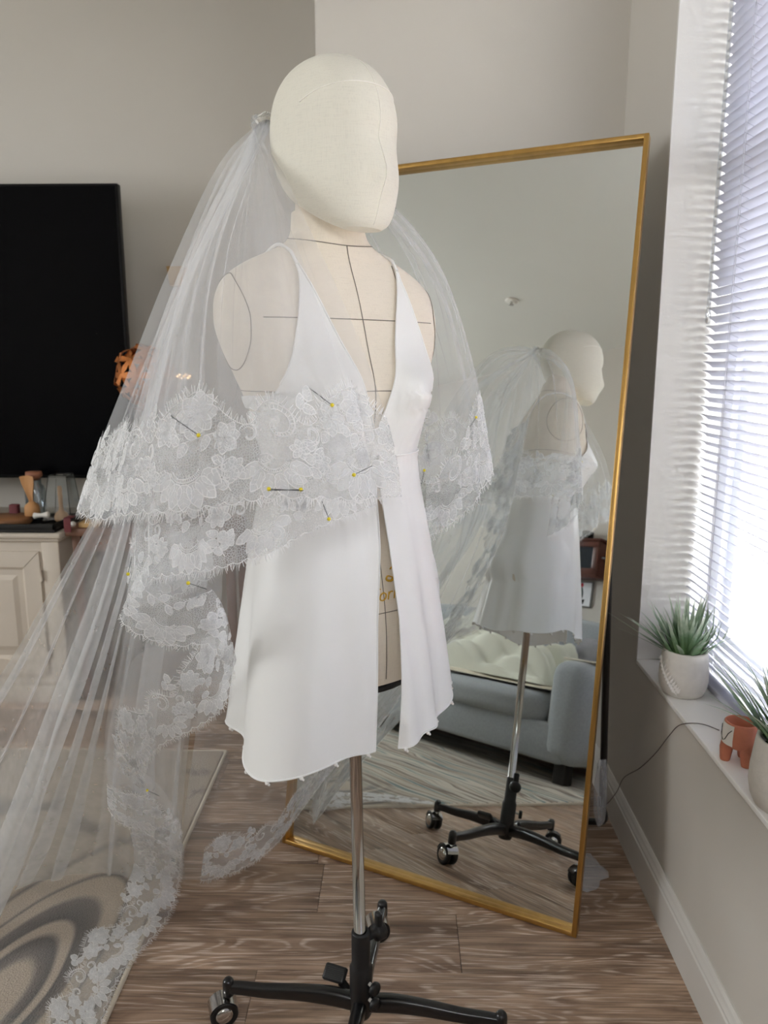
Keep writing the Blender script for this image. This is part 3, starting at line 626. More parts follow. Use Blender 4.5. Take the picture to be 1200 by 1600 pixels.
# low wooden bench beyond the cabinet
bxa, bxb = CXR+.012, PY(366, 838, 2.76)[0]; bz = PY(140, 826, 2.74)[2]
M['red_wood'] = mat('red_brown_wood', (108, 74, 56), .5, vary=.15, scale=15, stretch=(1, 1, .15)); M['pine'] = mat('pine_wood', (196, 160, 108), .6, vary=.1, stretch=(.2, 1, 1))
bn = empty('wooden_bench', ((bxa+bxb)/2, 2.87, 0), 'low wooden bench with red brown legs beside the cabinet', 'bench')
MB().box(bxa, bxb, 2.74, 3.0, bz-.03, bz, .004).build('seat', M['red_wood'], bn)
for x in (bxa+.02, bxb-.035):
    for yv in (2.75, 2.965): MB().box(x, x+.033, yv, yv+.03, 0, bz-.03, .003).build('leg', M['red_wood'], bn)
MB().box(bxa+.06, bxb-.04, 2.755, 2.775, bz-.09, bz-.03, .002).build('apron', M['red_wood'], bn)
bx0 = PY(129, 838, 2.78)[0]
MB().box(max(bx0, CXR+.02), bx0+.075, 2.75, 2.86, bz+.0005, bz+.02, .003).build('pine_block', M['pine'], label='small pale pine block on the bench end by the cabinet', cat='block')
MB().box(max(bx0, CXR+.02)+.02, bx0+.16, 2.80, 2.95, bz+.0205, bz+.06, .004).build('black_case', M['tvbody'], label='small black case resting on the pine block', cat='case')
# tall slim stand with the faceted ball lamp
bc = PY(228, 586, 2.84); br = .106
sd = empty('plant_stand', (bc[0], bc[1], bz), 'slim wooden stand on the bench carrying the ball lamp', 'stand')
MB().lathe([(0, 0), (.07, 0), (.07, .012), (.012, .02), (.010, bc[2]-br-bz-.03), (.05, bc[2]-br-bz-.016), (.05, bc[2]-br-bz-.012), (0, bc[2]-br-bz-.012)], (bc[0], bc[1], bz), seg=20).build('column', M['red_wood'], sd)
M['copper'] = mat('copper_ribbon', (196, 122, 66), .38, .6, vary=.3, scale=30)
m, nt, b, N, L = new_mat('warm_bulb'); b.inputs['Emission Color'].default_value = (1, .62, .3, 1); b.inputs['Emission Strength'].default_value = 2.5; M['bulb'] = m
lamp = empty('ball_lamp', (bc[0], bc[1], bc[2]-br), 'openwork ball lamp of copper coloured strips beside the television', 'lamp')
bm = bmesh.new(); bmesh.ops.create_icosphere(bm, subdivisions=2, radius=br); EV = [(V3(*e_.verts[0].co), V3(*e_.verts[1].co)) for e_ in bm.edges]; bm.free()
rr_ = np.random.default_rng(4); shell = MB()
for A, B in EV:
    mid = (A+B)/2*rr_.uniform(.9, 1.12); w = np.cross(B-A, mid); w = w/np.linalg.norm(w)*.012
    n_ = mid/np.linalg.norm(mid)*.004
    shell.add([bc+A-w*.5, bc+A+w*.5, bc+mid+w+n_, bc+mid-w+n_, bc+B+w*.5, bc+B-w*.5, bc+mid], [(0, 1, 2, 3), (3, 2, 4, 5), (0, 3, 6), (5, 3, 6), (1, 2, 6), (4, 2, 6)])
shell.build('strip_shell', M['copper'], lamp)
MB().ball(bc, .02).build('bulb', M['white_cer'], lamp)
# wooden block on the wall, small fairy lights
wb = PY(279, 432, YT-.02)
k_ = MB(); k_.add([wb+V3(*q) for q in ((-.034, -.05, .035), (.034, -.05, .035), (.024, -.05, -.04), (-.024, -.05, -.04), (-.034, .02, .035), (.034, .02, .035), (.024, .02, -.04), (-.024, .02, -.04))], [(3, 2, 1, 0), (4, 5, 6, 7), (0, 1, 5, 4), (1, 2, 6, 5), (2, 3, 7, 6), (3, 0, 4, 7)])
k_.build('wall_hook_block', M['pine'], label='small tapered wooden block mounted on the far wall', cat='wall block')
fl_ = PY(287, 588, YT-.03)
fb = empty('fairy_lights', fl_, 'tiny cluster of warm fairy lights on the far wall', 'fairy lights')
MB().box(fl_[0]-.03, fl_[0]+.03, fl_[1]+.008, fl_[1]+.03, fl_[2]-.016, fl_[2]+.016, .004).build('holder', M['white_cer'], fb)
for k in range(7):
    MB().ball(fl_+V3(-.026+.0087*k, -.002, .008*math.sin(k*2.1)), .0045, 8, 6).build('bulb', M['bulb'], fb)

# ================================================================== sofa end of the room (seen in the mirror)
M['sofa'] = mat('blue_grey_weave', (158, 164, 168), .95, vary=.07, scale=90, bump=.35, bscale=320, sheen=.2)
M['sofa_foot'] = mat('black_foot', (20, 18, 18), .5)
SX1, SX0, SY1, SY0 = -.755, -2.9, -.005, -.90
so = empty('sofa', ((SX0+SX1)/2, (SY0+SY1)/2, 0), 'light blue grey fabric sofa with rounded arms and black feet', 'sofa')
MB().box(SX0+.1, SX1-.1, SY0+.02, SY1+.0, .11, .30, .02).build('base', M['sofa'], so)
for x in (SX1, SX0+.225):
    MB().box(x-.225, x, SY0, SY1+.01, .11, .625, .085, segs=5).build('arm', M['sofa'], so)
MB().box(SX0+.05, SX1-.05, SY0, SY0+.24, .15, .78, .07, segs=4).build('back_frame', M['sofa'], so)
nx = 2; wx = (SX1-SX0-.45)/nx
def puffy(x0, x1, y0, y1, z0, z1, pw, seed, mt, name, parent, **k):
    rg_ = np.random.default_rng(seed); bm = bmesh.new(); bmesh.ops.create_cube(bm, size=2); bmesh.ops.subdivide_edges(bm, edges=bm.edges[:], cuts=9, use_grid_fill=True)
    V = np.array([v.co[:] for v in bm.verts]); F = [[v.index for v in f.verts] for f in bm.faces]; bm.free()
    e_ = 1-.06*(np.abs(V[:, [1, 2, 0]])**4+np.abs(V[:, [2, 0, 1]])**4); V = V*e_
    bulge = np.stack([(1-V[:, 1]**2)*(1-V[:, 2]**2), (1-V[:, 0]**2)*(1-V[:, 2]**2), (1-V[:, 0]**2)*(1-V[:, 1]**2)], -1)
    V = V*(1+pw*bulge)+.012*np.sin(V[:, [1, 2, 0]]*5+rg_.uniform(0, 6, 3))
    V = V*V3((x1-x0)/2, (y1-y0)/2, (z1-z0)/2)+V3((x0+x1)/2, (y0+y1)/2, (z0+z1)/2)
    return MB().add(V, F, 0, True).build(name, mt, parent, **k)
for i in range(nx):
    x0 = SX0+.225+i*wx
    puffy(x0+.004, x0+wx-.004, SY0+.22, SY1+.02, .285, .445, .10, i, M['sofa'], 'seat_cushion', so)
    puffy(x0+.004, x0+wx-.004, SY0+.2, SY0+.36, .45, .86, .12, i+5, M['sofa'], 'back_cushion', so)
for x in (SX1-.16, SX0+.1):
    for yv in (SY1-.12, SY0+.04): MB().box(x, x+.07, yv, yv+.07, .0125, .12, .006).build('foot', M['sofa_foot'], so)
# duvet heaped on the seat
M['duvet'] = mat('white_duvet', (226, 228, 214), .9, vary=.02, sheen=.3); M['throw'] = mat('cream_throw', (214, 206, 188), .9, bump=.3)
def heap(name, x0, x1, y0, y1, z0, hgt, seed, mt, label, cat, n=60):
    rg_ = np.random.default_rng(seed); u = np.linspace(-1, 1, n); U, W = np.meshgrid(u, u, indexing='ij')
    edge = np.clip(1-np.maximum(np.abs(U), np.abs(W))**6, 0, 1)**.5
    hh = .35+.25*np.sin(2.2*U+1.3*W+rg_.uniform(0, 6))+.2*np.sin(4.5*W-2*U+rg_.uniform(0, 6))+.16*np.abs(np.sin(6*U+3*W+rg_.uniform(0, 6)))+.1*np.abs(np.sin(11*W-5*U))
    Z = z0+hgt*edge*np.clip(hh, .12, None)
    X = (x0+x1)/2+(x1-x0)/2*(U+.05*np.sin(5*W)*edge); Y = (y0+y1)/2+(y1-y0)/2*(W+.06*np.sin(4*U+1)*edge)
    T_ = np.stack([X, Y, Z], -1); B_ = T_.copy(); B_[..., 2] = z0
    mb = MB(); mb.grid(T_); mb.grid(B_, flip=True)
    return mb.build(name, mt, label=label, cat=cat)
heap('throw_blanket', -1.75, -1.0, -.36, -.02, .458, .03, 6, M['throw'], 'cream throw spread flat along the sofa seat under the duvet', 'blanket', 30)
heap('duvet', -2.3, -1.08, -.40, -.08, .475, .36, 2, M['duvet'], 'puffy white duvet heaped on the sofa', 'duvet')
MB().box(SX1-.215, SX1-.04, -.60, -.10, .627, .637, .004).build('arm_cover', M['throw'], label='folded cream cloth lying over the sofa arm', cat='cloth')
M['pink'] = mat('pink_knit', (196, 72, 112), .9, vary=.2, scale=40, bump=.5); M['greycush'] = mat('grey_cushion', (150, 150, 156), .9, vary=.12, scale=20)
crumple('knitted_toy', (-1.22, -.455, .56), (.06, .04, .09), 13, 'crumpled pink knitted cloth beside the duvet', 'cloth', .448, mt='pink')
puffy(-1.14, -.985, -.50, -.41, .47, .74, .2, 21, M['greycush'], 'cushion', None, label='patterned grey cushion propped in the sofa corner', cat='cushion')
# wall cabinet, framed prints, shelf on the wall behind the sofa
M['dark_wood'] = mat('dark_mahogany', (84, 42, 30), .4, vary=.25, scale=14, stretch=(1, 1, .15)); M['paper'] = mat('print_paper', (224, 226, 230), .6); M['frame_wood'] = mat('thin_grey_frame', (120, 118, 114), .5)
wc = empty('wall_cabinet', (-1.54, YF+.06, 1.165), 'dark mahogany wall cabinet with a glazed door above the sofa', 'cabinet')
x0, x1, z0, z1 = -1.72, -1.36, 1.185, 1.405; y1 = YF+.13
MB().box(x0, x1, YF+.002, y1-.02, z0, z1, .003).build('body', M['dark_wood'], wc)
MB().box(x0-.015, x1+.015, YF+.002, y1+.01, z1, z1+.014, .003).build('cornice', M['dark_wood'], wc)
MB().box(x0-.008, x1+.008, YF+.002, y1+.005, z0-.02, z0, .003).build('plinth', M['dark_wood'], wc)
dr = MB(); 
for q in ((x0, x1, z0, z0+.04), (x0, x1, z1-.04, z1), (x0, x0+.04, z0+.04, z1-.04), (x1-.04, x1, z0+.04, z1-.04)): dr.box(q[0], q[1], y1-.018, y1, q[2], q[3], .002)
dro = dr.build('door', M['dark_wood'], wc); MB().box(x0+.04, x1-.04, y1-.012, y1-.008, z0+.04, z1-.04).build('pane', M['dark_pane'], dro)
MB().box(x0+.05, x1-.12, YF+.03, YF+.1, z1+.0145, z1+.075, .004).build('black_box', M['tvbody'], label='black box on top of the mahogany wall cabinet', cat='box')
# cactus print
M['cactus'] = mat('print_green', (52, 70, 66), .7); M['redflower'] = mat('print_red', (176, 44, 60), .7)
px0, px1, pz0, pz1 = -1.66, -1.45, .985, 1.155
pt = empty('framed_print', ((px0+px1)/2, YF, pz0), 'framed print of a red flowering cactus under the wall cabinet', 'picture')
MB().box(px0, px1, YF+.001, YF+.014, pz0, pz1, .001).build('frame', M['frame_wood'], pt); MB().box(px0+.008, px1-.008, YF+.013, YF+.0155, pz0+.008, pz1-.008).build('paper', M['paper'], pt)
def flat(poly, y, mt, name, par): MB().add([V3(a, y, b) for a, b in poly], [tuple(range(len(poly)))]).build(name, mt, par)
cx_ = -1.53; dz_ = pz0+.02
flat([(cx_-.022, dz_), (cx_+.022, dz_), (cx_+.032, dz_+.03), (cx_-.032, dz_+.03)], YF+.0160, M['tvbody'], 'printed_pot', pt)
flat([(cx_+.016*math.cos(t)*(1-.25*math.sin(t)), dz_+.07+.042*math.sin(t)) for t in np.linspace(0, 6.1, 16)], YF+.0158, M['cactus'], 'printed_cactus', pt)
flat([(cx_+.011*math.cos(t), dz_+.125+.016*math.sin(t)) for t in np.linspace(0, 6, 10)], YF+.0160, M['redflower'], 'printed_flower', pt)
qx0, qx1, qz0, qz1 = -1.345, -1.02, .985, 1.27
pt2 = empty('canvas_print', ((qx0+qx1)/2, YF, qz0), 'large white print with a dark figure drawing beside the cactus print', 'picture')
MB().box(qx0, qx1, YF+.001, YF+.02, qz0, qz1, .002).build('canvas', M['paper'], pt2)
fx = -1.275; flat([(fx-.035, qz0+.06), (fx+.035, qz0+.06), (fx+.022, qz0+.13), (fx+.04, qz0+.19), (fx, qz0+.26), (fx-.028, qz0+.2), (fx-.012, qz0+.13)], YF+.0205, M['frame_wood'], 'drawn_figure', pt2)
sh = MB().box(-1.325, -1.02, YF+.001, YF+.14, 1.285, 1.30, .003).build('wall_shelf', M['tvbody'], label='narrow black wall shelf above the white print', cat='shelf')
MB().lathe([(0, 0), (.03, 0), (.07, .018), (.075, .03), (.07, .03), (.03, .006), (0, .006)], (-1.24, YF+.075, 1.3005), seg=24).build('shallow_bowl', M['tvbody'], label='shallow dark bowl on the narrow black shelf', cat='bowl')
# ceiling sprinkler
sp = empty('ceiling_sprinkler', (-1.68, -.05, ZC-.035), 'small white round sprinkler head on the ceiling', 'sprinkler')
MB().lathe([(0, 0), (.04, 0), (.042, -.004), (.03, -.010), (0, -.010)], (-1.68, -.05, ZC), seg=24).build('rosette', M['white_cer'], sp)
MB().lathe([(.008, -.009), (.008, -.024), (.016, -.026), (.016, -.03), (0, -.03)], (-1.68, -.05, ZC), seg=16).build('nozzle', M['chrome'], sp)
# ================================================================== dress form
TH = math.radians(36); TF = V3(math.sin(TH), -math.cos(TH), 0); TL = V3(math.cos(TH), math.sin(TH), 0)   # torso front, its left side
HTH = math.radians(44); HF = V3(math.sin(HTH), -math.cos(HTH), 0); HL = V3(math.cos(HTH), math.sin(HTH), 0)
POLE = V3(-.071, 1.280, 0)
def axis(z): return V3(np.interp(z, [.6, .75, 1.1, 1.45, 1.52], [-.077, -.081, -.099, -.114, -.113]), np.interp(z, [.6, .75, 1.1, 1.45, 1.52], [1.284, 1.280, 1.270, 1.258, 1.250]), z)
# z, half width, front depth, back depth
TS = np.array([
 (.750, .140, .100, .112), (.790, .152, .106, .120), (.840, .163, .110, .126), (.885, .165, .110, .124), (.930, .158, .106, .114),
 (.980, .140, .100, .100), (1.030, .122, .096, .088), (1.070, .116, .095, .084), (1.110, .122, .098, .088), (1.160, .134, .103, .098),
 (1.210, .148, .106, .105), (1.250, .165, .104, .109), (1.290, .183, .098, .110), (1.325, .194, .092, .107), (1.360, .194, .083, .100),
 (1.385, .186, .075, .092), (1.402, .172, .068, .084), (1.417, .150, .062, .076), (1.430, .124, .058, .069), (1.442, .094, .055, .063), (1.454, .068, .054, .059), (1.470, .057, .053, .055), (1.520, .054, .052, .052)])
def tsec(z): return [float(np.interp(z, TS[:, 0], TS[:, k])) for k in (1, 2, 3)]
from functools import lru_cache
_zz = np.linspace(.75, 1.52, 200)
_sm = {k: np.convolve(np.pad(np.interp(_zz, TS[:, 0], TS[:, k]), 2, mode='edge'), np.ones(5)/5, 'valid') for k in (1, 2, 3)}
def tsec(z): return [float(np.interp(z, _zz, _sm[k])) for k in (1, 2, 3)]
def torso(phi, z, off=0.0):
    """point on the form; phi 0 = centre front, +90 deg = its left side"""
    w, ff, fb = tsec(z)
    s, c = math.sin(phi), math.cos(phi)
    ex = 2.25
    r = (abs(s/w)**ex+abs(c/(ff if c > 0 else fb))**ex)**(-1/ex)
    x, f = r*s, r*c
    if c > 0:   # bust
        for sg in (-1, 1): f += .042*math.exp(-((x-sg*.074)/.05)**2-((z-1.232)/(.05 if z > 1.232 else .042))**2)*min(1, c*2.5)
    else:       # seat
        f -= .012*math.exp(-((z-.87)/.05)**2)
    n = TL*s/w*.1+TF*c/max(ff, .05)*.1; n = n/np.linalg.norm(n)
    return axis(z)+TL*x+TF*f+n*off
def phi_of_s(s, z):
    lo, hi = -math.pi/2, math.pi/2
    for _ in range(30):
        mid = (lo+hi)/2
        p = torso(mid, z)-axis(z)
        if p@TL < s: lo = mid
        else: hi = mid
    return (lo+hi)/2
def linen_mat(name, rgb):
    m, nt, b, N, L = new_mat(name); tc = N.new('ShaderNodeTexCoord')
    outs = []
    for sc in ((900, 900, 60), (60, 60, 900)):
        mp = N.new('ShaderNodeMapping'); mp.inputs['Scale'].default_value = sc; L.new(tc.outputs['Object'], mp.inputs['Vector'])
        nz = N.new('ShaderNodeTexNoise'); nz.inputs['Scale'].default_value = 1; nz.inputs['Detail'].default_value = 2; L.new(mp.outputs[0], nz.inputs['Vector']); outs.append(nz.outputs['Fac'])
    ad = N.new('ShaderNodeMath'); L.new(outs[0], ad.inputs[0]); L.new(outs[1], ad.inputs[1])
    rp = N.new('ShaderNodeValToRGB'); c = lin(rgb); e = rp.color_ramp.elements
    e[0].position = .7; e[0].color = tuple(x*.95 for x in c[:3])+(1,); e[1].position = 1.3 if False else 1.0; e[1].color = tuple(min(1, x*1.03) for x in c[:3])+(1,)
    L.new(ad.outputs[0], rp.inputs['Fac']); L.new(rp.outputs['Color'], b.inputs['Base Color']); b.inputs['Roughness'].default_value = .9; b.inputs['Sheen Weight'].default_value = .15
    bp = N.new('ShaderNodeBump'); bp.inputs['Strength'].default_value = .18; bp.inputs['Distance'].default_value = .001; L.new(ad.outputs[0], bp.inputs['Height']); L.new(bp.outputs['Normal'], b.inputs['Normal'])
    return m
M['linen'] = linen_mat('form_linen', (226, 216, 200)); M['linen_head'] = linen_mat('head_linen', (222, 218, 204)); M['linen_low'] = linen_mat('form_linen_low', (216, 200, 178))
M['seam'] = mat('dark_seam', (128, 120, 110), .8); M['stitch'] = mat('ivory_stitch', (240, 236, 226), .8); M['goldthread'] = mat('gold_thread', (204, 160, 44), .45, vary=.2, scale=200)
df = empty('dress_form', POLE, 'ivory linen covered dress form with a faceless head on a chrome pole', 'dress form')
zs_ = np.concatenate([np.linspace(.75, 1.36, 56), np.linspace(1.365, 1.50, 30)])
ph = np.linspace(0, 2*math.pi, 72, endpoint=False)
mb = MB(); mb.grid(np.array([[torso(p, z) for p in ph] for z in zs_]), closed_v=True)
bot = np.array([[axis(.75)+(torso(p, .75)-axis(.75))*k+V3(0, 0, -.004*(1-k)) for p in ph] for k in (1, .96, 0.0)]); bot[0, :, 2] = .75; mb.grid(bot, closed_v=True, flip=True)
mb.build('torso', M['linen'], df)
def phi_side(sg, f, z):
    lo, hi = 0.0, math.pi
    for _ in range(30):
        mid = (lo+hi)/2
        if (torso(sg*mid, z)-axis(z))@TF > f: lo = mid
        else: hi = mid
    return sg*(lo+hi)/2
for sg in (-1, 1):      # armhole seams on the rounded shoulders
    ring = []
    for b in np.linspace(0, 2*math.pi, 48, endpoint=False):
        z = 1.333+.070*math.sin(b); ring.append(torso(phi_side(sg, -.004+.056*math.cos(b)*(1-.1*math.sin(b)), z), z, .0006))
    MB().tube(ring, .0007, 5, closed=True).build('armhole_seam', M['seam'], df)
def seam(pts): MB().tube(pts, .0007, 5).build('seam', M['seam'], df)
seam([torso(0, z, .0006) for z in np.linspace(1.448, .76, 60)])
seam([torso(math.pi, z, .0006) for z in np.linspace(1.448, .76, 50)])
for z, a0, a1 in ((1.338, -68, 68), (1.232, -180, 180), (.878, -180, 180)):
    seam([torso(math.radians(t), z, .0007) for t in np.linspace(a0, a1, 70)])
for sg in (-1, 1):      # princess lines
    seam([torso(phi_of_s(sg*s, z), z, .0008) for z, s in zip(np.linspace(1.425, .77, 60), np.interp(np.linspace(1.425, .77, 60), [.77, .88, 1.07, 1.23, 1.33, 1.425], [.075, .08, .055, .075, .082, .085]))])
nr = [torso(p, 1.452-.022*(.5-.5*math.cos(p))*-1-.004, .0006) for p in np.linspace(0, 2*math.pi, 50, endpoint=False)]
MB().tube(nr, .0008, 5, closed=True).build('neck_seam', M['seam'], df)
MB().lathe([(0, -.002), (.1, -.002), (.1, -.010), (.03, -.014), (.024, -.05), (0, -.05)], axis(.748), seg=32).build('bottom_plate', M['black_plastic'], df)
# gold lettering embroidered on the left hip
def stroke(mb, pts, w, fs, fz, fshear):
    P = catmull(pts, 26)
    ws = np.interp(np.linspace(0, 1, 26), np.linspace(0, 1, len(w)), w)
    out = []
    for (x, y) in P:
        z = fz+y; s = fs+x+fshear*y
        out.append(torso(phi_of_s(s, z), z, .0012))
    mb.tube(out, ws, 6)
lt = MB(); u_ = .001
sdx = .005
# letters laid out along the hip: s to the left of the form, z up
LS, LZ = .004, .925
def L_(pts, w, dx, dz, sc): stroke(lt, [(a*sc+dx, b*sc+dz) for a, b in pts], [k*u_*1.5 for k in w], LS, LZ, .25)
L_([(.1, .8), (.5, 1.0), (.75, .55), (.35, 0), (-.1, .1), (-.05, .35), (.3, .25), (.8, .05), (1.25, .55)], [.7, 1.2, 1.8, 1.5, 1.2, .8, .7, .7, .6], sdx, .004, .023)
L_([(1.2, .5), (1.7, 1.0), (1.85, .75), (2.0, .35), (1.7, 0), (1.35, .12), (1.7, .1), (2.2, .2), (2.6, .5)], [.6, .8, 1.4, 1.7, 1.3, .9, .7, .7, .6], sdx, .004, .023)
fx_, fs_ = -.012, .0125
L_([(.35, 1.5), (.05, 1.6), (-.1, 1.2), (-.1, 0)], [.7, .8, .9, .9], fx_, -.026, fs_); L_([(-.35, .95), (.2, .95)], [.7, .7], fx_, -.026, fs_)
L_([(.9, 1.0), (.5, .75), (.5, .2), (.9, 0), (1.3, .25), (1.3, .75), (.9, 1.0)], [.8]*7, fx_, -.026, fs_)
L_([(1.75, 1.0), (1.75, 0)], [.8, .8], fx_, -.026, fs_); L_([(1.75, .6), (2.0, .95), (2.35, .95)], [.7, .8, .8], fx_, -.026, fs_)
L_([(2.7, 1.0), (2.7, 0)], [.8, .8], fx_, -.026, fs_); L_([(2.7, .7), (3.05, 1.0), (3.3, .75), (3.3, 0)], [.7, .8, .8, .8], fx_, -.026, fs_); L_([(3.3, .7), (3.65, 1.0), (3.9, .75), (3.9, 0)], [.7, .8, .8, .8], fx_, -.026, fs_)
L_([(4.9, .85), (4.6, 1.0), (4.35, .75), (4.9, .35), (4.7, .02), (4.3, .12)], [.8]*6, fx_, -.026, fs_)
lt.build('embroidered_lettering', M['goldthread'], df, label='gold script lettering on the hip')
# head
HS = np.array([  # z, half width, front, back
 (1.4640, .030, .080, -.040), (1.4720, .044, .0865, -.022), (1.484, .055, .0915, .004), (1.498, .063, .0955, .030), (1.515, .0695, .0995, .058), (1.535, .0745, .102, .078), (1.560, .0785, .1015, .092),
 (1.590, .0805, .1005, .101), (1.620, .0800, .0985, .104), (1.648, .0765, .0925, .101), (1.672, .0695, .0820, .093), (1.692, .059, .067, .079), (1.707, .045, .048, .060), (1.7165, .028, .028, .038), (1.7205, .010, .010, .014), (1.721, .001, .001, .001)])
HC = V3(-.099, 1.218, 0)
def headp(p, z, off=0.0):
    w, ff, fb = [float(np.interp(z, HS[:, 0], HS[:, k])) for k in (1, 2, 3)]
    mid = (ff-fb)/2; dep = (ff+fb)/2
    s, c = math.sin(p), math.cos(p); ex = 2.2
    ww = w
    r = (abs(s/ww)**ex+abs(c/dep)**ex)**(-1/ex)
    x, f = r*s, r*c+mid
    if c > 0:
        f += .009*math.exp(-((z-1.535)/.022)**2-(x/.014)**2)-.006*math.exp(-((z-1.585)/.016)**2-(x/.03)**2)
        f -= .006*math.exp(-((z-1.58)/.03)**2)*min(1, (x/.05)**2)
    n = HL*s/ww+HF*c/dep; n = n/np.linalg.norm(n)
    return HC+V3(0, 0, z)+HL*x+HF*f+n*off
HS[:, 0] = 1.464+(HS[:, 0]-1.464)*.955; HS[:, 1:] *= 1.03
# resample sections smoothly
hz_ = catmull(HS, 64); HS = hz_[np.argsort(hz_[:, 0])]
php = np.linspace(0, 2*math.pi, 64, endpoint=False)
mb = MB(); mb.grid(np.array([[headp(p, z) for p in php] for z in HS[:, 0]]), closed_v=True)
zb_ = HS[0, 0]; cb_ = sum(headp(p, zb_) for p in php)/64
mb.grid(np.array([[headp(p, zb_)*(1-k)+(cb_+V3(0, 0, .001))*k for p in php] for k in (0, .3, 1)]), closed_v=True, flip=True)
hd = mb.build('head', M['linen_head'], df)
nk = MB(); nk.grid(np.array([[axis(z)+TL*.0535*math.sin(p)+TF*.053*math.cos(p)+TF*(z-1.45)*.12 for p in php] for z in np.linspace(1.44, 1.56, 14)]), closed_v=True); nk.build('neck', M['linen'], df)
MB().tube([headp(0, z, .0004) for z in HS[2:-4, 0]], .0006, 6).build('centre_seam', M['stitch'], hd)
MB().tube([headp(math.pi, z, .0004) for z in HS[20:-4, 0]], .0006, 6).build('centre_seam', M['stitch'], hd)
MB().tube([headp(math.radians(t), 1.652-.026*(abs(t)/75)**2.2, .0005) for t in np.linspace(-72, 72, 50)], .0008, 6).build('brow_seam', M['stitch'], hd)
# pole, sleeve, legs, casters
PB = V3(-.070, 1.262, 0)
MB().tube([PB+V3(0, 0, .10), V3(axis(.74)[0], axis(.74)[1], .74)], .0112, 20).build('pole', M['chrome'], df)
sl_ = MB(); sl_.lathe([(.0113, .232), (.0165, .232), (.0175, .229), (.0175, .165), (.0195, .160), (.0215, .156), (.0215, .06), (.018, .052), (0, .052)], PB, seg=28); sl_.build('pole_sleeve', M['black_plastic'], df)
kd = V3(.80, .6, 0)
kc = PB+V3(0, 0, .212)+kd*.030
ck = MB(); ck.lathe([(0, -.016), (.008, -.016), (.008, 0), (.0155, .002), (.0165, .006), (.0165, .020), (.013, .023), (0, .023)], kc, axis=kd, seg=20); ck.obox(kc+kd*.011+V3(0, 0, .022), [kd, np.cross(V3(0, 0, 1), kd), V3(0, 0, 1)], (.0055, .0085, .018), .004)
ck.build('clamp_knob', M['black_plastic'], df)
for zz_ in (.132, .098):
    sd_ = V3(.75, -.66, 0); c = PB+V3(0, 0, zz_)+sd_*.0215
    tsw = MB(); tsw.tube([c, c+sd_*.012+V3(0, 0, -.003)], .0035, 10); ts = tsw.build('thumb_screw', M['white_cer'], df)
    MB().lathe([(0, .010), (.0115, .010), (.0125, .013), (.0125, .017), (.010, .020), (0, .020)], c-V3(0, 0, .003), axis=sd_, seg=18).build('knob', M['black_plastic'], ts)
# pedal
pd = MB(); pv = V3(-.80, .6, 0); pside = np.cross(V3(0, 0, 1), pv)
pd.tube([PB+V3(0, 0, .07)+pv*.012, PB+V3(0, 0, .095)+pv*.05], .0085, 8)
pcn = PB+V3(0, 0, .104)+pv*.066; tx_ = V3(.94, -.34, 0); tn_ = V3(-.2, -.55, .81); tn_ = tn_/np.linalg.norm(tn_); tx_ = tx_-tn_*(tx_@tn_); tx_ /= np.linalg.norm(tx_); tlt = np.array([np.cross(tn_, tx_), tx_, tn_])
pd.obox(pcn, tlt, (.015, .023, .006), .004)
po = pd.build('pedal', M['black_plastic'], df)
for k in range(7): MB().obox(pcn+tlt[0]*(-.010+.0033*k)+tlt[2]*.0062, tlt, (.0009, .018, .0012)).build('tread_rib', M['black_plastic'], po)
for k in range(4):
    a = math.radians(172.5+90*k); d = V3(math.cos(a), math.sin(a), 0); sdv = V3(-d[1], d[0], 0)
    rs = [(.008, .078, .013, .016), (.06, .084, .0125, .0165), (.12, .083, .0115, .0145), (.19, .077, .0105, .0125), (.235, .076, .010, .0115), (.262, .0745, .0095, .011)]
    P = []
    cr_ = catmull(rs, 22)
    for r_, z_, w_, h_ in cr_:
        P.append([PB+d*r_+sdv*w_*math.copysign(abs(math.cos(t))**.6, math.cos(t))+V3(0, 0, z_+h_*math.copysign(abs(math.sin(t))**.6, math.sin(t))) for t in np.linspace(0, 2*math.pi, 16, endpoint=False)])
    P = np.array(P); lg = MB().grid(P, closed_v=True, flip=True)
    for e_ in (0, -1): lg.grid(np.array([P[e_], np.repeat(P[e_].mean(0)[None], 16, 0)]), closed_v=True, flip=e_ == 0)
    ep = PB+d*.264
    lg.lathe([(0, .094), (.007, .0935), (.0105, .089), (.0115, .082), (.0115, .060), (.009, .057), (0, .057)], ep, seg=18)
    lo_ = lg.build('leg', M['black_metal'], df)
    ca = a+[.5, 1.1, 2.2, 1.9][k]; cd = V3(math.cos(ca), math.sin(ca), 0); cs = V3(-cd[1], cd[0], 0)
    wc_ = ep+cd*.012+V3(0, 0, .0275)
    cst = empty('caster', ep+V3(0, 0, 0)); cst.parent = df; cst.matrix_parent_inverse = Matrix.Translation(-Vector(WLOC[df.name]))
    MB().lathe([(.0045, .058), (.0045, .045), (.008, .044), (.008, .038), (0, .038)], ep, seg=12).build('stem', M['chrome'], cst)
    for sg in (-1, 1):
        MB().lathe([(0, .0045), (.016, .0045), (.0262, .006), (.0272, .009), (.0272, .016), (.0255, .0185), (.0185, .0185), (.0175, .0165), (0, .0165)], wc_, axis=cs*sg, seg=28).build('wheel', M['black_plastic'], cst)
        MB().lathe([(.0178, .016), (.0165, .0195), (.012, .022), (.006, .0232), (0, .0235)], wc_, axis=cs*sg, seg=24).build('hub_cap', M['chrome'], cst)
    hood = MB(); aa = np.linspace(math.radians(15), math.radians(165), 14)
    hood.grid(np.array([[wc_+cs*o+cd*math.cos(t)*.0292+V3(0, 0, math.sin(t)*.0292) for o in (-.018, -.006, .006, .018)] for t in aa])); hood.build('hood', M['chrome'], cst)

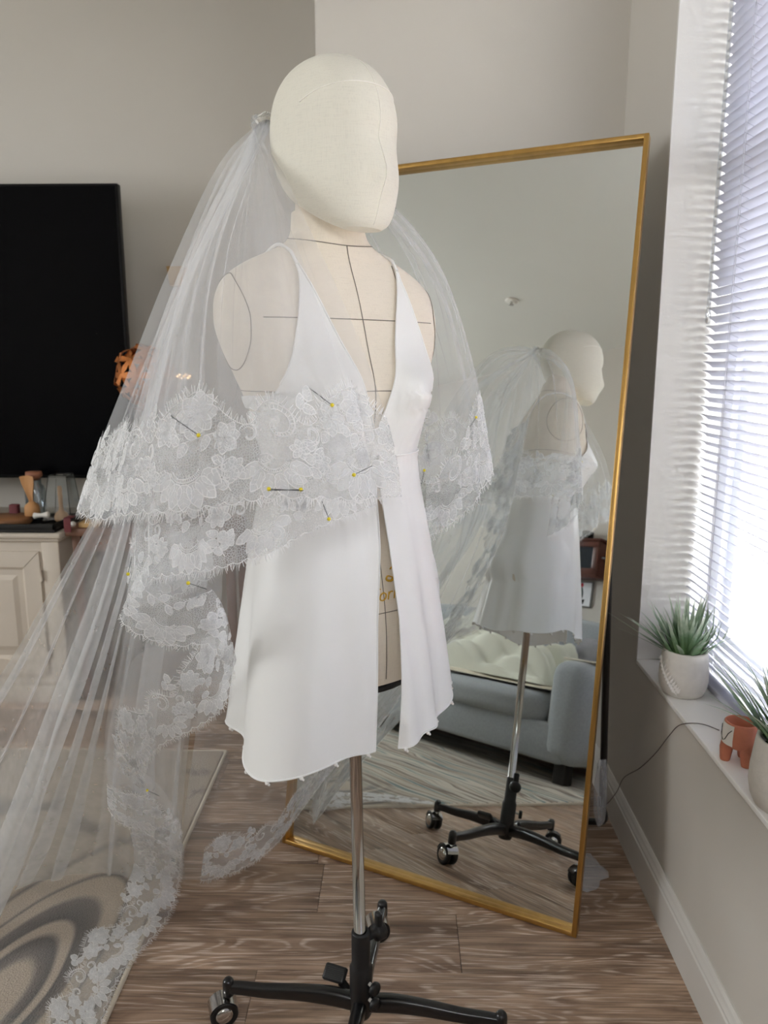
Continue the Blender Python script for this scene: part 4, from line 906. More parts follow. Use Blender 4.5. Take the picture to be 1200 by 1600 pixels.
# ================================================================== satin robe dress
def satin_mat():
    m, nt, b, N, L = new_mat('white_satin'); tc = N.new('ShaderNodeTexCoord')
    b.inputs['Base Color'].default_value = lin((249, 249, 247)); b.inputs['Roughness'].default_value = .38; b.inputs['Sheen Weight'].default_value = .25; b.inputs['Anisotropic'].default_value = .4
    mp = N.new('ShaderNodeMapping'); mp.inputs['Scale'].default_value = (7, 7, 3); L.new(tc.outputs['Object'], mp.inputs['Vector'])
    nz = N.new('ShaderNodeTexNoise'); nz.inputs['Scale'].default_value = 1.6; nz.inputs['Detail'].default_value = 2; L.new(mp.outputs[0], nz.inputs['Vector'])
    bp = N.new('ShaderNodeBump'); bp.inputs['Strength'].default_value = .35; bp.inputs['Distance'].default_value = .012; L.new(nz.outputs['Fac'], bp.inputs['Height']); L.new(bp.outputs['Normal'], b.inputs['Normal'])
    out = N['Material Output']; tr = N.new('ShaderNodeBsdfTranslucent'); tr.inputs['Color'].default_value = (.85, .85, .84, 1)
    mx = N.new('ShaderNodeMixShader'); mx.inputs['Fac'].default_value = .12; L.new(b.outputs[0], mx.inputs[1]); L.new(tr.outputs[0], mx.inputs[2]); L.new(mx.outputs[0], out.inputs['Surface'])
    return m
M['satin'] = satin_mat(); M['pearl'] = mat('pearl_bead', (238, 236, 232), .25, vary=.02, coat=.4)
dr = empty('satin_dress', axis(.63)+V3(0, 0, 0), 'short white satin slip dress with a plunging neckline and open front slit', 'dress')
ZW = 1.128
def sheet(P, off=.0012, close=None):
    mb = MB(); mb.grid(P); return mb
for sg in (-1, 1):
    rows = []
    for z in np.linspace(ZW, 1.415, 46):
        si = np.interp(z, [ZW, 1.150, 1.40, 1.415], [-.008, -.004, .080, .0845])
        pin = phi_of_s(sg*si, z)
        so_ = None
        if z < 1.225: pout = sg*math.radians(np.interp(z, [ZW, 1.20, 1.225], [178, 176, 95]))
        else: pout = phi_of_s(sg*np.interp(z, [1.225, 1.25, 1.29, 1.34, 1.40, 1.415], [.141, .133, .118, .103, .0885, .0885]), z)
        if z < 1.225: pout = sg*math.radians(np.interp(z, [ZW, 1.195, 1.205, 1.225], [179, 176, 112, 96]))
        r = []
        for t in np.linspace(0, 1, 40):
            p = pin+(pout-pin)*t
            fan = max(0, 1-(z-ZW)/.13)
            rip = .0022*fan*math.sin(t*2*math.pi*13)+.0016*math.sin(t*9+z*40)*max(0, 1-abs(z-1.25)/.1)
            gap = .005+.010*math.exp(-((z-1.175)/.03)**2)*math.exp(-((abs(p)-.55)/.4)**2)
            r.append(torso(p, z, gap+rip))
        rows.append(r)
    P = np.array(rows); mb = MB(); mb.grid(P, flip=sg < 0)
    mb.build('bodice_panel', M['satin'], dr)
    MB().tube(P[:, 0], .0016, 6).build('neckline_piping', M['satin'], dr)
    MB().tube(P[18:, -1], .0013, 6).build('armhole_piping', M['satin'], dr)
    # strap over the shoulder to the back
    top = (P[-1, 0]+P[-1, -1])/2
    def sback(z, s_):
        lo, hi = 0.0, math.pi/2
        for _ in range(30):
            mid = (lo+hi)/2
            if abs((torso(sg*(math.pi-mid), z)-axis(z))@TL) < s_: lo = mid
            else: hi = mid
        return torso(sg*(math.pi-(lo+hi)/2), z, .0035)
    sp_ = [top]+[torso(phi_of_s(sg*.0875, z), z, .0035) for z in (1.426, 1.436)]+[axis(1.449)+TL*sg*.088-TF*.002]+[sback(z, s_) for z, s_ in ((1.436, .087), (1.42, .086), (1.39, .085), (1.34, .08), (1.27, .074), (1.20, .066))]
    MB().tube(catmull(sp_, 40), .0026, 8).build('strap', M['satin'], dr)
# skirt: one sheet from slit edge to slit edge round the back
def skirt(phi, v):
    phi = (phi+math.pi) % (2*math.pi)-math.pi
    z0 = ZW+.004; zh = .668+.008*math.sin(phi*2+.6)+.004*math.sin(phi*7)+.02*math.exp(-((phi-1.2)/.5)**2)-.026*math.exp(-((phi+1.42)/.32)**2)
    z = z0+(zh-z0)*v
    wl = torso(phi, ZW, .006)-axis(ZW)
    aR, aL, ff, fb = .190, .245, .158, .150
    s, c = math.sin(phi), math.cos(phi); w = aR if s > 0 else aL
    r = (abs(s/w)**2.1+abs(c/(ff if c > 0 else fb))**2.1)**(-1/2.1)
    hm = TL*r*s+TF*r*c
    k = np.interp(v, [0, .12, .32, .52, .75, 1], [0, .07, .33, .54, .78, 1.0])
    if z > .80: # never inside the hips
        hip = torso(phi, max(z, .76), .009)-axis(z)
    else: hip = torso(phi, .80, .006)-axis(.80)
    p2 = wl*(1-k)+hm*k
    d = V3(p2[0], p2[1], 0); hd_ = V3(hip[0], hip[1], 0)
    if np.linalg.norm(d) < np.linalg.norm(hd_) and z > .80: d = hd_
    rad = np.linalg.norm(d); u = d/rad
    g = max(0, (v-.06))
    rip = .015*g**1.3*math.sin(phi*5.0+.4+.9*math.sin(phi*2+1)) +.006*g*math.sin(phi*13+2+math.sin(phi*3))+.0008*(1-v)**6*math.sin(phi*46)+g*(.020*math.exp(-((phi+1.25)/.2)**2)-.030*math.exp(-((phi+1.68)/.2)**2))
    return axis(z)+u*(rad+rip)*1.0
def slit(v, sg):
    if sg < 0: return np.interp(v, [0, .08, .3, .55, .8, 1], [-.02, -.03, -.10, -.22, -.30, -.36])
    return np.interp(v, [0, .08, .3, .55, .8, 1], [.03, .03, .04, .03, -.06, -.13])
vs = np.linspace(0, 1, 64)
P = np.array([[skirt(math.copysign(1, 1)*(slit(v, 1)+(2*math.pi+slit(v, -1)-slit(v, 1))*t), v) for t in np.linspace(0, 1, 150)] for v in vs])
MB().grid(P, flip=True).build('skirt', M['satin'], dr)
hem = P[-1]; MB().tube(hem, .0016, 6).build('rolled_hem', M['satin'], dr)
for e_, w_ in ((0, .016), (-1, .016)): MB().tube(P[:, e_], .0014, 6).build('slit_edge', M['satin'], dr)
wb_ = np.array([torso(p, ZW+.002, .0085) for p in np.linspace(0, 2*math.pi, 90, endpoint=False)])
MB().tube(wb_, .0016, 6, closed=True).build('waist_seam', M['satin'], dr)
cum = np.concatenate([[0], np.cumsum(np.linalg.norm(np.diff(hem, axis=0), axis=1))]); q = .012
while q < cum[-1]:
    c = V3(*[np.interp(q, cum, hem[:, k]) for k in range(3)])-V3(0, 0, .003)
    MB().ball(c, .0036, 10, 6).ball(c+V3(.003, 0, -.003), .0022, 8, 6).build('pearl_bead', M['pearl'], dr)
    q += .058
# ================================================================== bridal veil
def tulle_mat(name, alpha, rgb=(240, 241, 243)):
    m, nt, b, N, L = new_mat(name); N.remove(b); out = N['Material Output']
    t = N.new('ShaderNodeBsdfTransparent'); d = N.new('ShaderNodeBsdfDiffuse'); tl = N.new('ShaderNodeBsdfTranslucent')
    d.inputs['Color'].default_value = lin(rgb); tl.inputs['Color'].default_value = lin(rgb)
    m1 = N.new('ShaderNodeMixShader'); m1.inputs['Fac'].default_value = .5; L.new(d.outputs[0], m1.inputs[1]); L.new(tl.outputs[0], m1.inputs[2])
    m2 = N.new('ShaderNodeMixShader'); L.new(t.outputs[0], m2.inputs[1]); L.new(m1.outputs[0], m2.inputs[2])
    tc = N.new('ShaderNodeTexCoord'); nz = N.new('ShaderNodeTexNoise'); nz.inputs['Scale'].default_value = 35; L.new(tc.outputs['Object'], nz.inputs['Vector'])
    mr = N.new('ShaderNodeMapRange'); mr.inputs['To Min'].default_value = alpha*.85; mr.inputs['To Max'].default_value = alpha*1.15; L.new(nz.outputs['Fac'], mr.inputs['Value'])
    L.new(mr.outputs[0], m2.inputs['Fac']); L.new(m2.outputs[0], out.inputs['Surface'])
    return m
def net_mat(name, scale, alpha_thread, alpha_ground):
    m, nt, b, N, L = new_mat(name); N.remove(b); out = N['Material Output']
    t = N.new('ShaderNodeBsdfTransparent'); d = N.new('ShaderNodeBsdfDiffuse'); tl = N.new('ShaderNodeBsdfTranslucent')
    d.inputs['Color'].default_value = lin((244, 245, 246)); tl.inputs['Color'].default_value = lin((244, 245, 246))
    m1 = N.new('ShaderNodeMixShader'); m1.inputs['Fac'].default_value = .4; L.new(d.outputs[0], m1.inputs[1]); L.new(tl.outputs[0], m1.inputs[2])
    m2 = N.new('ShaderNodeMixShader'); L.new(t.outputs[0], m2.inputs[1]); L.new(m1.outputs[0], m2.inputs[2])
    tc = N.new('ShaderNodeTexCoord'); vo = N.new('ShaderNodeTexVoronoi'); vo.voronoi_dimensions = '2D'; vo.feature = 'DISTANCE_TO_EDGE'; vo.inputs['Scale'].default_value = scale
    L.new(tc.outputs['UV'], vo.inputs['Vector'])
    mr = N.new('ShaderNodeMapRange'); mr.inputs['From Min'].default_value = .05; mr.inputs['From Max'].default_value = .13; mr.inputs['To Min'].default_value = alpha_thread; mr.inputs['To Max'].default_value = alpha_ground
    L.new(vo.outputs['Distance'], mr.inputs['Value']); L.new(mr.outputs[0], m2.inputs['Fac']); L.new(m2.outputs[0], out.inputs['Surface'])
    return m
M['tulle'] = tulle_mat('white_tulle', .225)
M['lace_fill'] = tulle_mat('lace_petal', .62, (247, 248, 249)); M['lace_cord'] = tulle_mat('lace_cord', .92, (251, 251, 251)); M['lace_net'] = net_mat('lace_net', 290.0, .62, .07)
M['lace_dense'] = tulle_mat('lace_petal_dense', .72, (250, 251, 252)); M['tulle_train'] = tulle_mat('white_tulle_train', .29)
LACE_M = [M['lace_net'], M['lace_fill'], M['lace_cord']]; LACE_D = [M['lace_net'], M['lace_dense'], M['lace_cord']]

class Surf:
    """a draped sheet: dense grid of points P[U, V] (U across, V down to the hem)"""
    def __init__(s, P):
        s.P = P; s.n, s.m = P.shape[:2]
        s.cu = np.concatenate([[0], np.cumsum(np.linalg.norm(np.diff(P[:, -1], axis=0), axis=1))])   # hem arc length
        gu = np.gradient(P, axis=0); gv = np.gradient(P, axis=1); nn = np.cross(gu, gv); nn /= np.maximum(np.linalg.norm(nn, axis=2), 1e-12)[..., None]
        s.N = nn
        cv = np.zeros((s.n, s.m)); cv[:, :-1] = np.cumsum(np.linalg.norm(np.diff(P, axis=1), axis=2)[:, ::-1], axis=1)[:, ::-1]; s.cv = cv   # distance from hem along a rib
    def pt(s, ui, vi, off=0):
        i = np.clip(ui.astype(int), 0, s.n-2); j = np.clip(vi.astype(int), 0, s.m-2); a = (ui-i)[:, None]; b = (vi-j)[:, None]
        q = lambda A: (A[i, j]*(1-a)+A[i+1, j]*a)*(1-b)+(A[i, j+1]*(1-a)+A[i+1, j+1]*a)*b
        return q(s.P)+q(s.N)*np.asarray(off).reshape(-1, 1)
    def lace_pt(s, x, y, off):
        """x metres along the hem, y metres in from the hem (negative = beyond it)"""
        ui = np.interp(x, s.cu, np.arange(s.n))
        i = np.clip(np.round(ui).astype(int), 0, s.n-1)
        tot = s.cv[i, 0]
        # rows are evenly spaced by construction: distance from the hem -> row index
        step = s.cv[i, s.m-2]
        vi = s.m-1-np.minimum(np.maximum(y, 0), tot*.999)/np.maximum(tot, 1e-6)*(s.m-1)
        p = s.pt(ui, vi, off)
        over = np.minimum(y, 0)
        if np.any(over < 0):
            d = s.P[i, -1]-s.P[i, -3]; d /= np.maximum(np.linalg.norm(d, axis=1), 1e-9)[:, None]
            p = p-d*over[:, None]
        return p
def even(P):
    """resample every rib to even spacing"""
    out = np.empty_like(P)
    for i in range(P.shape[0]):
        c = np.concatenate([[0], np.cumsum(np.linalg.norm(np.diff(P[i], axis=0), axis=1))]); t = np.linspace(0, c[-1], P.shape[1])
        for k in range(3): out[i, :, k] = np.interp(t, c, P[i, :, k])
    return out
def drape(ribs, nu, nv, pleats=(), seed=1, ramp=((0, .3), (.15, 1), (.7, 1), (1, .5)), floor_z=None):
    """sheet through rib curves; pleats = (count, sideways overlap, depth in m)"""
    R = np.array([catmull(r, nv) for r in ribs]); R = even(R)
    P = np.array([catmull(R[:, j], nu) for j in range(nv)]).transpose(1, 0, 2)
    rg_ = np.random.default_rng(seed)
    U = np.linspace(0, 1, nu)[:, None]; Vv = np.linspace(0, 1, nv)[None]
    amp = np.interp(Vv, [a for a, _ in ramp], [b for _, b in ramp])
    du = np.zeros((nu, nv)); dn = np.zeros((nu, nv))
    for k, lap, dep in pleats:
        ph0 = rg_.uniform(0, 6.28); wob = .35*np.sin(2*math.pi*U*rg_.uniform(1.2, 2.5)+rg_.uniform(0, 6))+.15*np.sin(2*math.pi*(U*3.1+.8*Vv)+rg_.uniform(0, 6))
        th = 2*math.pi*k*U+ph0+2.2*wob
        mod = .72+.28*np.sin(2*math.pi*U*rg_.uniform(1.5, 3.5)+rg_.uniform(0, 6))
        env = np.minimum(1, np.minimum(U, 1-U)*k*1.2)
        du += lap*np.sin(th)/(2*math.pi*k)*amp*mod*env; dn += dep*np.cos(th)*amp*mod*env
    gu = np.gradient(P, axis=0)*(nu-1); gv = np.gradient(P, axis=1); nn = np.cross(gu, gv); nn /= np.maximum(np.linalg.norm(nn, axis=2), 1e-12)[..., None]
    uu = np.clip((U+du)*(nu-1), 0, nu-1.001)
    i = uu.astype(int); f = (uu-i)[..., None]; J = np.broadcast_to(np.arange(nv)[None], i.shape)
    Q = P[i, J]*(1-f)+P[np.minimum(i+1, nu-1), J]*f+nn*dn[..., None]
    if floor_z is not None: Q[..., 2] = np.maximum(Q[..., 2], floor_z+.003*np.abs(np.sin(40*U+9*Vv)))
    Q[..., 0] = np.minimum(Q[..., 0], 9)
    return Q

# ---------------------------------------------------------------- lace pattern in the plane
def lace_pattern(Lx, Hh, seed, top=True, dens=1.0):
    """flowers, leaf fans, scrolls and cords of a lace border Lx long and Hh deep; y=0 is the fringed outer edge"""
    rg_ = np.random.default_rng(seed)
    fills, cords, lashes = [], [], []
    rep = Hh*1.55; n = max(1, round(Lx/rep)); rep = Lx/n; k = Hh/.13
    def ell(cx, cy, a, b, ang, m=12, wav=0):
        t = np.linspace(0, 2*math.pi, m, endpoint=False); r = 1+wav*np.cos(5*t)
        x, y = a*np.cos(t)*r, b*np.sin(t)*r*(1-.25*np.cos(t)); c, s = math.cos(ang), math.sin(ang)
        return np.stack([cx+x*c-y*s, cy+x*s+y*c], 1)
    def petal(cx, cy, ang, ln, w, veins=True):
        e_ = ell(cx+math.cos(ang)*ln*.55, cy+math.sin(ang)*ln*.55, ln*.5, w, ang, 11, .04); fills.append(e_); cords.append((np.vstack([e_, e_[:1]]), .0013*k))
        if veins: 
            for q_ in (.3, .5, .7):
                p_ = (cx+math.cos(ang)*ln*q_, cy+math.sin(ang)*ln*q_)
                for sg_ in (-1, 1): cords.append((np.array([p_, (p_[0]+math.cos(ang+sg_*.9)*w*.75, p_[1]+math.sin(ang+sg_*.9)*w*.75)]), .0006*k))
            cords.append((np.array([(cx+math.cos(ang)*ln*.15, cy+math.sin(ang)*ln*.15), (cx+math.cos(ang)*ln*.8, cy+math.sin(ang)*ln*.8)]), .0006*k))
    def flower(cx, cy, r, m=7):
        a0 = rg_.uniform(0, 6)
        for i in range(m): petal(cx, cy, a0+2*math.pi*i/m, r, r*.36)
        for i in range(m): cords.append((np.array([(cx, cy), (cx+math.cos(a0+2*math.pi*(i+.5)/m)*r*.4, cy+math.sin(a0+2*math.pi*(i+.5)/m)*r*.4)]), .0006*k))
        fills.append(ell(cx, cy, r*.16, r*.16, 0, 8)); 
        t = np.linspace(0, 2*math.pi, 10); cords.append((np.stack([cx+r*.2*np.cos(t), cy+r*.2*np.sin(t)], 1), .0008*k))
    def scroll(cx, cy, r, a0, turn, flip=1):
        t = np.linspace(0, 1, 26); rr = r*(1-.78*t); an = a0+flip*turn*t
        outer = np.stack([cx+rr*np.cos(an), cy+rr*np.sin(an)], 1); inner = np.stack([cx+rr*.72*np.cos(an), cy+rr*.72*np.sin(an)], 1)
        cords.append((outer, .0018*k)); cords.append((inner, .0012*k))
        for i in range(0, 26, 1): cords.append((np.array([outer[i], inner[i]]), .0006*k))
        fills.append(ell(*outer[-1], r*.17, r*.17, 0, 8))
    def fan(cx, cy, r, a0, a1, m):
        for i in range(m):
            a = a0+(a1-a0)*i/(m-1); petal(cx+math.cos(a)*r*.42, cy+math.sin(a)*r*.42, a, r*.62, r*.17)
        t = np.linspace(a0-.1, a1+.1, 16)
        for q in (.34, .42): cords.append((np.stack([cx+r*q*np.cos(t), cy+r*q*np.sin(t)], 1), .0010*k))
        for a in np.linspace(a0, a1, m*3): cords.append((np.array([(cx+r*.34*math.cos(a), cy+r*.34*math.sin(a)), (cx+r*.42*math.cos(a), cy+r*.42*math.sin(a))]), .0006*k))
    def sprig(x0, y0, x1, y1, m):
        P = catmull([(x0, y0), ((x0+x1)/2+.006*k, (y0+y1)/2), (x1, y1)], 10); cords.append((P, .0010*k))
        for i in range(m):
            q = P[1+int(i*8/m)]; a = math.atan2(y1-y0, x1-x0)+(.9 if i % 2 else -.9); petal(q[0], q[1], a, .017*k, .0055*k)
    inner_pts = []
    for c in range(n):
        b = c*rep; j = lambda s_: rg_.uniform(-s_, s_)*k
        q = lambda x, y: (b+x*rep, y*Hh)
        flower(*q(.20, .80), .0235*k, 8); flower(*q(.40, .70), .0185*k, 7); flower(*q(.03, .56), .0165*k, 7)
        scroll(*q(.72, .62), .023*k, 1.2, 6.5, 1); scroll(*q(.55, .55), .014*k, -1, 5.5, -1); scroll(*q(.90, .55), .013*k, .5, 5.5, 1)
        fan(*q(.26, .40), .049*k, math.radians(-150), math.radians(-30), 7)
        fan(*q(.76, .36), .043*k, math.radians(-155), math.radians(-25), 6)
        sprig(*q(.50, .15), *q(.52, .50), 5); sprig(*q(.0, .12), *q(.03, .42), 5); sprig(*q(.6, .74), *q(.48, .86), 3); sprig(*q(.1, .62), *q(.33, .55), 4)
        flower(*q(.50, .32), .0125*k, 6); flower(*q(.985, .30), .0125*k, 6); flower(*q(.62, .42), .011*k, 6)
        for _ in range(5):
            x, y = rg_.uniform(0, 1), rg_.uniform(.15, .6); petal(*q(x, y), rg_.uniform(0, 6), .016*k, .0055*k)
        inner_pts += [(b+x*rep, y*Hh) for x, y in ((.0, .70), (.09, .86), (.20, 1.0), (.30, .93), (.42, .86), (.50, .66), (.58, .60), (.70, .82), (.80, .80), (.88, .62), (.94, .64))]
    inner_pts.append((Lx, .7*Hh))
    ip = np.array(inner_pts); xs = np.linspace(0, Lx, max(30, int(Lx/.004)))
    yin = np.interp(xs, ip[:, 0], ip[:, 1]); yin = np.convolve(np.pad(yin, 2, mode='edge'), np.ones(5)/5, 'valid')
    sc = .022*k; yout = .006*k*(1-np.abs(np.sin(math.pi*xs/sc))**.7)
    cords.append((np.stack([xs, yout], 1), .0012*k))
    cords.append((np.stack([xs, yin], 1), .0008*k))
    for arr, sgn in ((yout, -1), (yin, 1)):
        x = 0
        while x < Lx:
            i = int(x/Lx*(len(xs)-1)); y = arr[i]; ln = rg_.uniform(.007, .012)*k; sl = rg_.normal(0, .25)
            g_ = (arr[min(i+1, len(xs)-1)]-arr[max(i-1, 0)])/max(xs[min(i+1, len(xs)-1)]-xs[max(i-1, 0)], 1e-6)
            dx, dy = (-g_*sgn*.8+sl), sgn; h_ = math.hypot(dx, dy)
            lashes.append(((x, y), (x+dx/h_*ln, y+dy/h_*ln))); x += .0024*k/dens
    return fills, cords, lashes, xs, yin, yout
def lace(surf, Hh, seed, parent, x0=0, x1=None, off=.0016, name='lace_trim', lift=1, clip=None, face=True, mats=None):
    if x1 is None: x1 = surf.cu[-1]
    Lx = x1-x0; fills, cords, lashes, xs, yin, yout = lace_pattern(Lx, Hh, seed)
    if clip:
        fills = [e_ for e_ in fills if e_[:, 1].max() < clip]; cords = [c_ for c_ in cords if c_[0][:, 1].max() < clip]; yin = np.minimum(yin, clip*.98); lashes = [l_ for l_ in lashes if max(l_[0][1], l_[1][1]) < clip]
    V2, F, MI, OF, UVs = [], [], [], [], []; n = 0
    # net ground
    m = 9; T_ = np.linspace(0, 1, m); G = np.stack([np.repeat(xs[:, None], m, 1), yout[:, None]*(1-T_)+yin[:, None]*T_], -1).reshape(-1, 2)
    V2.append(G); OF.append(np.full(len(G), off))
    for i in range(len(xs)-1):
        for j in range(m-1): F.append((i*m+j, i*m+j+1, (i+1)*m+j+1, (i+1)*m+j)); MI.append(0)
    n = len(G)
    ytop = lambda x: np.interp(x, xs, yin)
    for e_ in fills:
        c = e_.mean(0)
        V2.append(np.vstack([e_, c])); o = np.full(len(e_)+1, off+.0007*lift); o[-1] += .0012*lift; OF.append(o)
        q = len(e_)
        for i in range(q): F.append((n+i, n+(i+1) % q, n+q)); MI.append(1)
        n += q+1
    for P, w in cords:
        t = np.gradient(P, axis=0); t /= np.maximum(np.linalg.norm(t, axis=1), 1e-9)[:, None]; s_ = np.stack([-t[:, 1], t[:, 0]], 1)*w*.5
        q = len(P); V2.append(np.vstack([P-s_, P, P+s_])); OF.append(np.concatenate([np.full(q, off+.0010*lift), np.full(q, off+.0018*lift), np.full(q, off+.0010*lift)]))
        for i in range(q-1):
            F.append((n+i, n+i+1, n+q+i+1, n+q+i)); F.append((n+q+i, n+q+i+1, n+2*q+i+1, n+2*q+i)); MI += [2, 2]
        n += 3*q
    for a, b in lashes:
        a, b = np.array(a), np.array(b); d = (b-a)/np.linalg.norm(b-a); s_ = np.array([-d[1], d[0]])*.0006*(Hh/.13)
        V2.append(np.array([a-s_, a+s_, b+s_*.5, b-s_*.5])); OF.append(np.full(4, off)+np.array([0, 0, .0015, .0015])); F.append((n, n+1, n+2, n+3)); MI.append(2); n += 4
    V2 = np.vstack(V2); OF = np.concatenate(OF)
    wts = surf.P[:, surf.m//2:]; sgn = 1 if np.mean(np.sum(surf.N[:, surf.m//2:]*(CAM-wts), -1)) > 0 else -1
    OF = OF*(sgn if face else 1)
    V = surf.lace_pt(np.clip(V2[:, 0], 0, Lx)+x0, V2[:, 1], OF)
    mb = MB(); mb.v = [V]; mb.n = len(V); mb.f = F; mb.m = MI; mb.sm = [True]*len(F); mb.uv = [V2]
    VEIL_PTS.append(V)
    return mb.build(name, mats or LACE_M, parent)
VEIL_PTS = []
VK = PY(420, 186, 1.275)
veil = empty('bridal_veil', (-.45, 1.5, 0), 'two tier white tulle bridal veil with a wide lace border and floor train', 'veil')
def tulle(P, name='tulle_layer', mt='tulle'):
    mb = MB(); mb.grid(P); VEIL_PTS.append(P.reshape(-1, 3)); return mb.build(name, M[mt], veil)
def rib(u, *pts, start=None):
    """u in -1..1 places the rib in the gathers at the comb"""
    k0 = VK+HL*(u*.022)+V3(0, 0, -.010*u*u); out = [k0, k0+V3(0, 0, -.004)-HF*.012+HL*u*.004]
    for p in pts: out.append(p if isinstance(p, np.ndarray) else PY(*p))
    return out
F_ = lambda u, v, z=.016: PZ(u, v, z)
# ---- upper tier, front left edge round the back to the right edge
up_ribs = [
 rib(-1.0, (436, 258, 1.195), (478, 345, 1.10), (540, 480, 1.035), (585, 595, 1.02), (612, 690, 1.025), (628, 776, 1.03)),
 rib(-.8, (424, 265, 1.17), (450, 390, 1.055), (490, 545, .985), (520, 670, .975), (535, 782, .975)),
 rib(-.6, (406, 265, 1.17), (400, 390, 1.035), (415, 545, .955), (430, 670, .945), (437, 778, .945)),
 rib(-.4, (388, 262, 1.18), (345, 390, 1.035), (330, 545, .96), (325, 670, .945), (325, 795, .94)),
 rib(-.2, (370, 260, 1.20), (300, 410, 1.065), (262, 560, .995), (243, 690, .985), (230, 803, .98)),
 rib(-.05, (356, 265, 1.25), (282, 425, 1.16), (217, 590, 1.10), (181, 700, 1.085), (152, 812, 1.08)),
 rib(.08, (350, 272, 1.32), (276, 432, 1.27), (204, 610, 1.22), (160, 720, 1.20), (134, 800, 1.19)),
 rib(.2, (362, 280, 1.38), (285, 440, 1.40), (225, 620, 1.38), (190, 720, 1.37), (170, 795, 1.37)),
 rib(.35, (392, 290, 1.43), (350, 450, 1.50), (315, 620, 1.53), (300, 780, 1.54)),
 rib(.5, (460, 300, 1.44), (470, 450, 1.52), (480, 620, 1.55), (490, 770, 1.56)),
 rib(.65, (530, 305, 1.42), (590, 430, 1.48), (630, 600, 1.51), (650, 750, 1.52)),
 rib(.8, (572, 305, 1.40), (655, 410, 1.44), (712, 580, 1.47), (730, 750, 1.48)),
 rib(.88, (580, 305, 1.36), (682, 418, 1.41), (737, 580, 1.43), (766, 738, 1.43)),
 rib(.92, (578, 308, 1.34), (676, 424, 1.385), (724, 590, 1.40), (742, 785, 1.395)),
 rib(.96, (576, 312, 1.33), (664, 428, 1.375), (696, 600, 1.395), (698, 822, 1.395)),
 rib(1.0, (572, 316, 1.33), (648, 432, 1.38), (668, 610, 1.40), (664, 842, 1.40))]
P = drape(up_ribs, 300, 70, ((17, 1.25, .006), (6, .5, .010), (41, .6, .0025)), 3, ((0, .35), (.12, .9), (.5, 1), (1, .75)))
tulle(P); up_s = Surf(P)
lace(up_s, .150, 5, veil)
# ---- long tier: front left flap ending in the first cascade of lace
def cas(u, v, d=0.0): return PY(u, v, np.interp(v, [760, 830, 900, 1000, 1100, 1200, 1300, 1390], [1.02, 1.02, 1.04, 1.12, 1.21, 1.33, 1.49, 1.64])+d)
fl_ribs = [
 rib(-.9, (470, 400, 1.085), (540, 600, 1.05), (575, 720, 1.05), (588, 790, 1.055)),
 rib(-.75, (430, 400, 1.075), (470, 600, 1.015), (500, 720, 1.005), (520, 815, 1.0)),
 rib(-.6, (385, 400, 1.065), (390, 600, .985), (398, 760, .975), (405, 870, .97)),
 rib(-.4, (335, 405, 1.09), (310, 600, 1.005), (310, 760, .99), (318, 893, .985)),
 rib(-.2, (305, 420, 1.13), (258, 600, 1.06), (248, 760, 1.04), (246, 905, 1.03)),
 rib(0, (290, 430, 1.20), (228, 600, 1.14), (210, 760, 1.12), (200, 940, 1.09))]
P = drape(fl_ribs, 150, 60, ((7, .9, .006), (19, .6, .003)), 8); tulle(P); fl_s = Surf(P)
lace(fl_s, .125, 12, veil, mats=LACE_D)
# ---- cascading folds of the lace edge, down to the floor
def ribbon(inner, outer, nu=70, nv=14, mid=0.0):
    ribs = []
    for a, b in zip(inner, outer):
        m_ = (a+b)/2; d = CAM-m_; d /= np.linalg.norm(d); ribs.append([a, m_+d*mid, b])
    R = np.array([catmull(r, nv) for r in ribs]); P = np.array([catmull(R[:, j], nu) for j in range(nv)]).transpose(1, 0, 2); return even(P)
def cl(pts, d=0.0): return [cas(u, v, d+(w[0] if w else 0)) for u, v, *w in pts]
rb = []
rb.append((ribbon(cl([(214, 905, .02), (250, 880), (300, 888), (345, 945, .01), (366, 1030, .03)]), cl([(188, 962, .0), (208, 985, -.03), (270, 1008, -.04), (326, 1008, -.03), (362, 1054, .02)]), mid=.012), .085))
rb.append((ribbon(cl([(350, 985, .03), (300, 1000), (222, 1018), (190, 1070), (172, 1130), (162, 1185, .01)]), cl([(366, 1052, .02), (346, 1106, -.03), (302, 1138, -.04), (248, 1166, -.03), (226, 1205, -.02), (232, 1240, .01)]), mid=.01), .105))
rb.append((ribbon(cl([(166, 1185, .02), (205, 1196), (244, 1222), (272, 1262), (284, 1300, .03)]), cl([(170, 1262, 0), (188, 1284, -.03), (224, 1298, -.04), (256, 1318, -.03), (284, 1338, .01)]), mid=.012), .07))
tail_in = [cas(204, 1296), cas(210, 1335, .02), cas(204, 1368, .02), F_(175, 1412, .02), F_(95, 1452, .02), F_(76, 1500, .02), F_(84, 1550, .02), F_(42, 1600, .02), F_(10, 1680, .02)]
tail_out = [cas(284, 1322), cas(280, 1366, .03), F_(272, 1408, .012), F_(252, 1450, .012), F_(200, 1508, .02), F_(176, 1548, .02), F_(160, 1596, .02), F_(150, 1660, .02), F_(140, 1740, .02)]
rb.append((ribbon(tail_in, tail_out, 120, 16), .11))
# faint inner turn of the border below the upper tier
rb.append((ribbon(cl([(330, 812, .06), (262, 830, .05), (214, 800, .05)]), cl([(336, 900, .06), (262, 935, .05), (203, 945, .05)])), .10))
for i, (P, hh) in enumerate(rb):
    sf = Surf(P); wid = sf.cv[:, 0].mean()
    if i != 3: tulle(P, 'tulle_fold')
    lace(sf, .145, 30+i, veil, clip=wid*.97, mats=LACE_D)
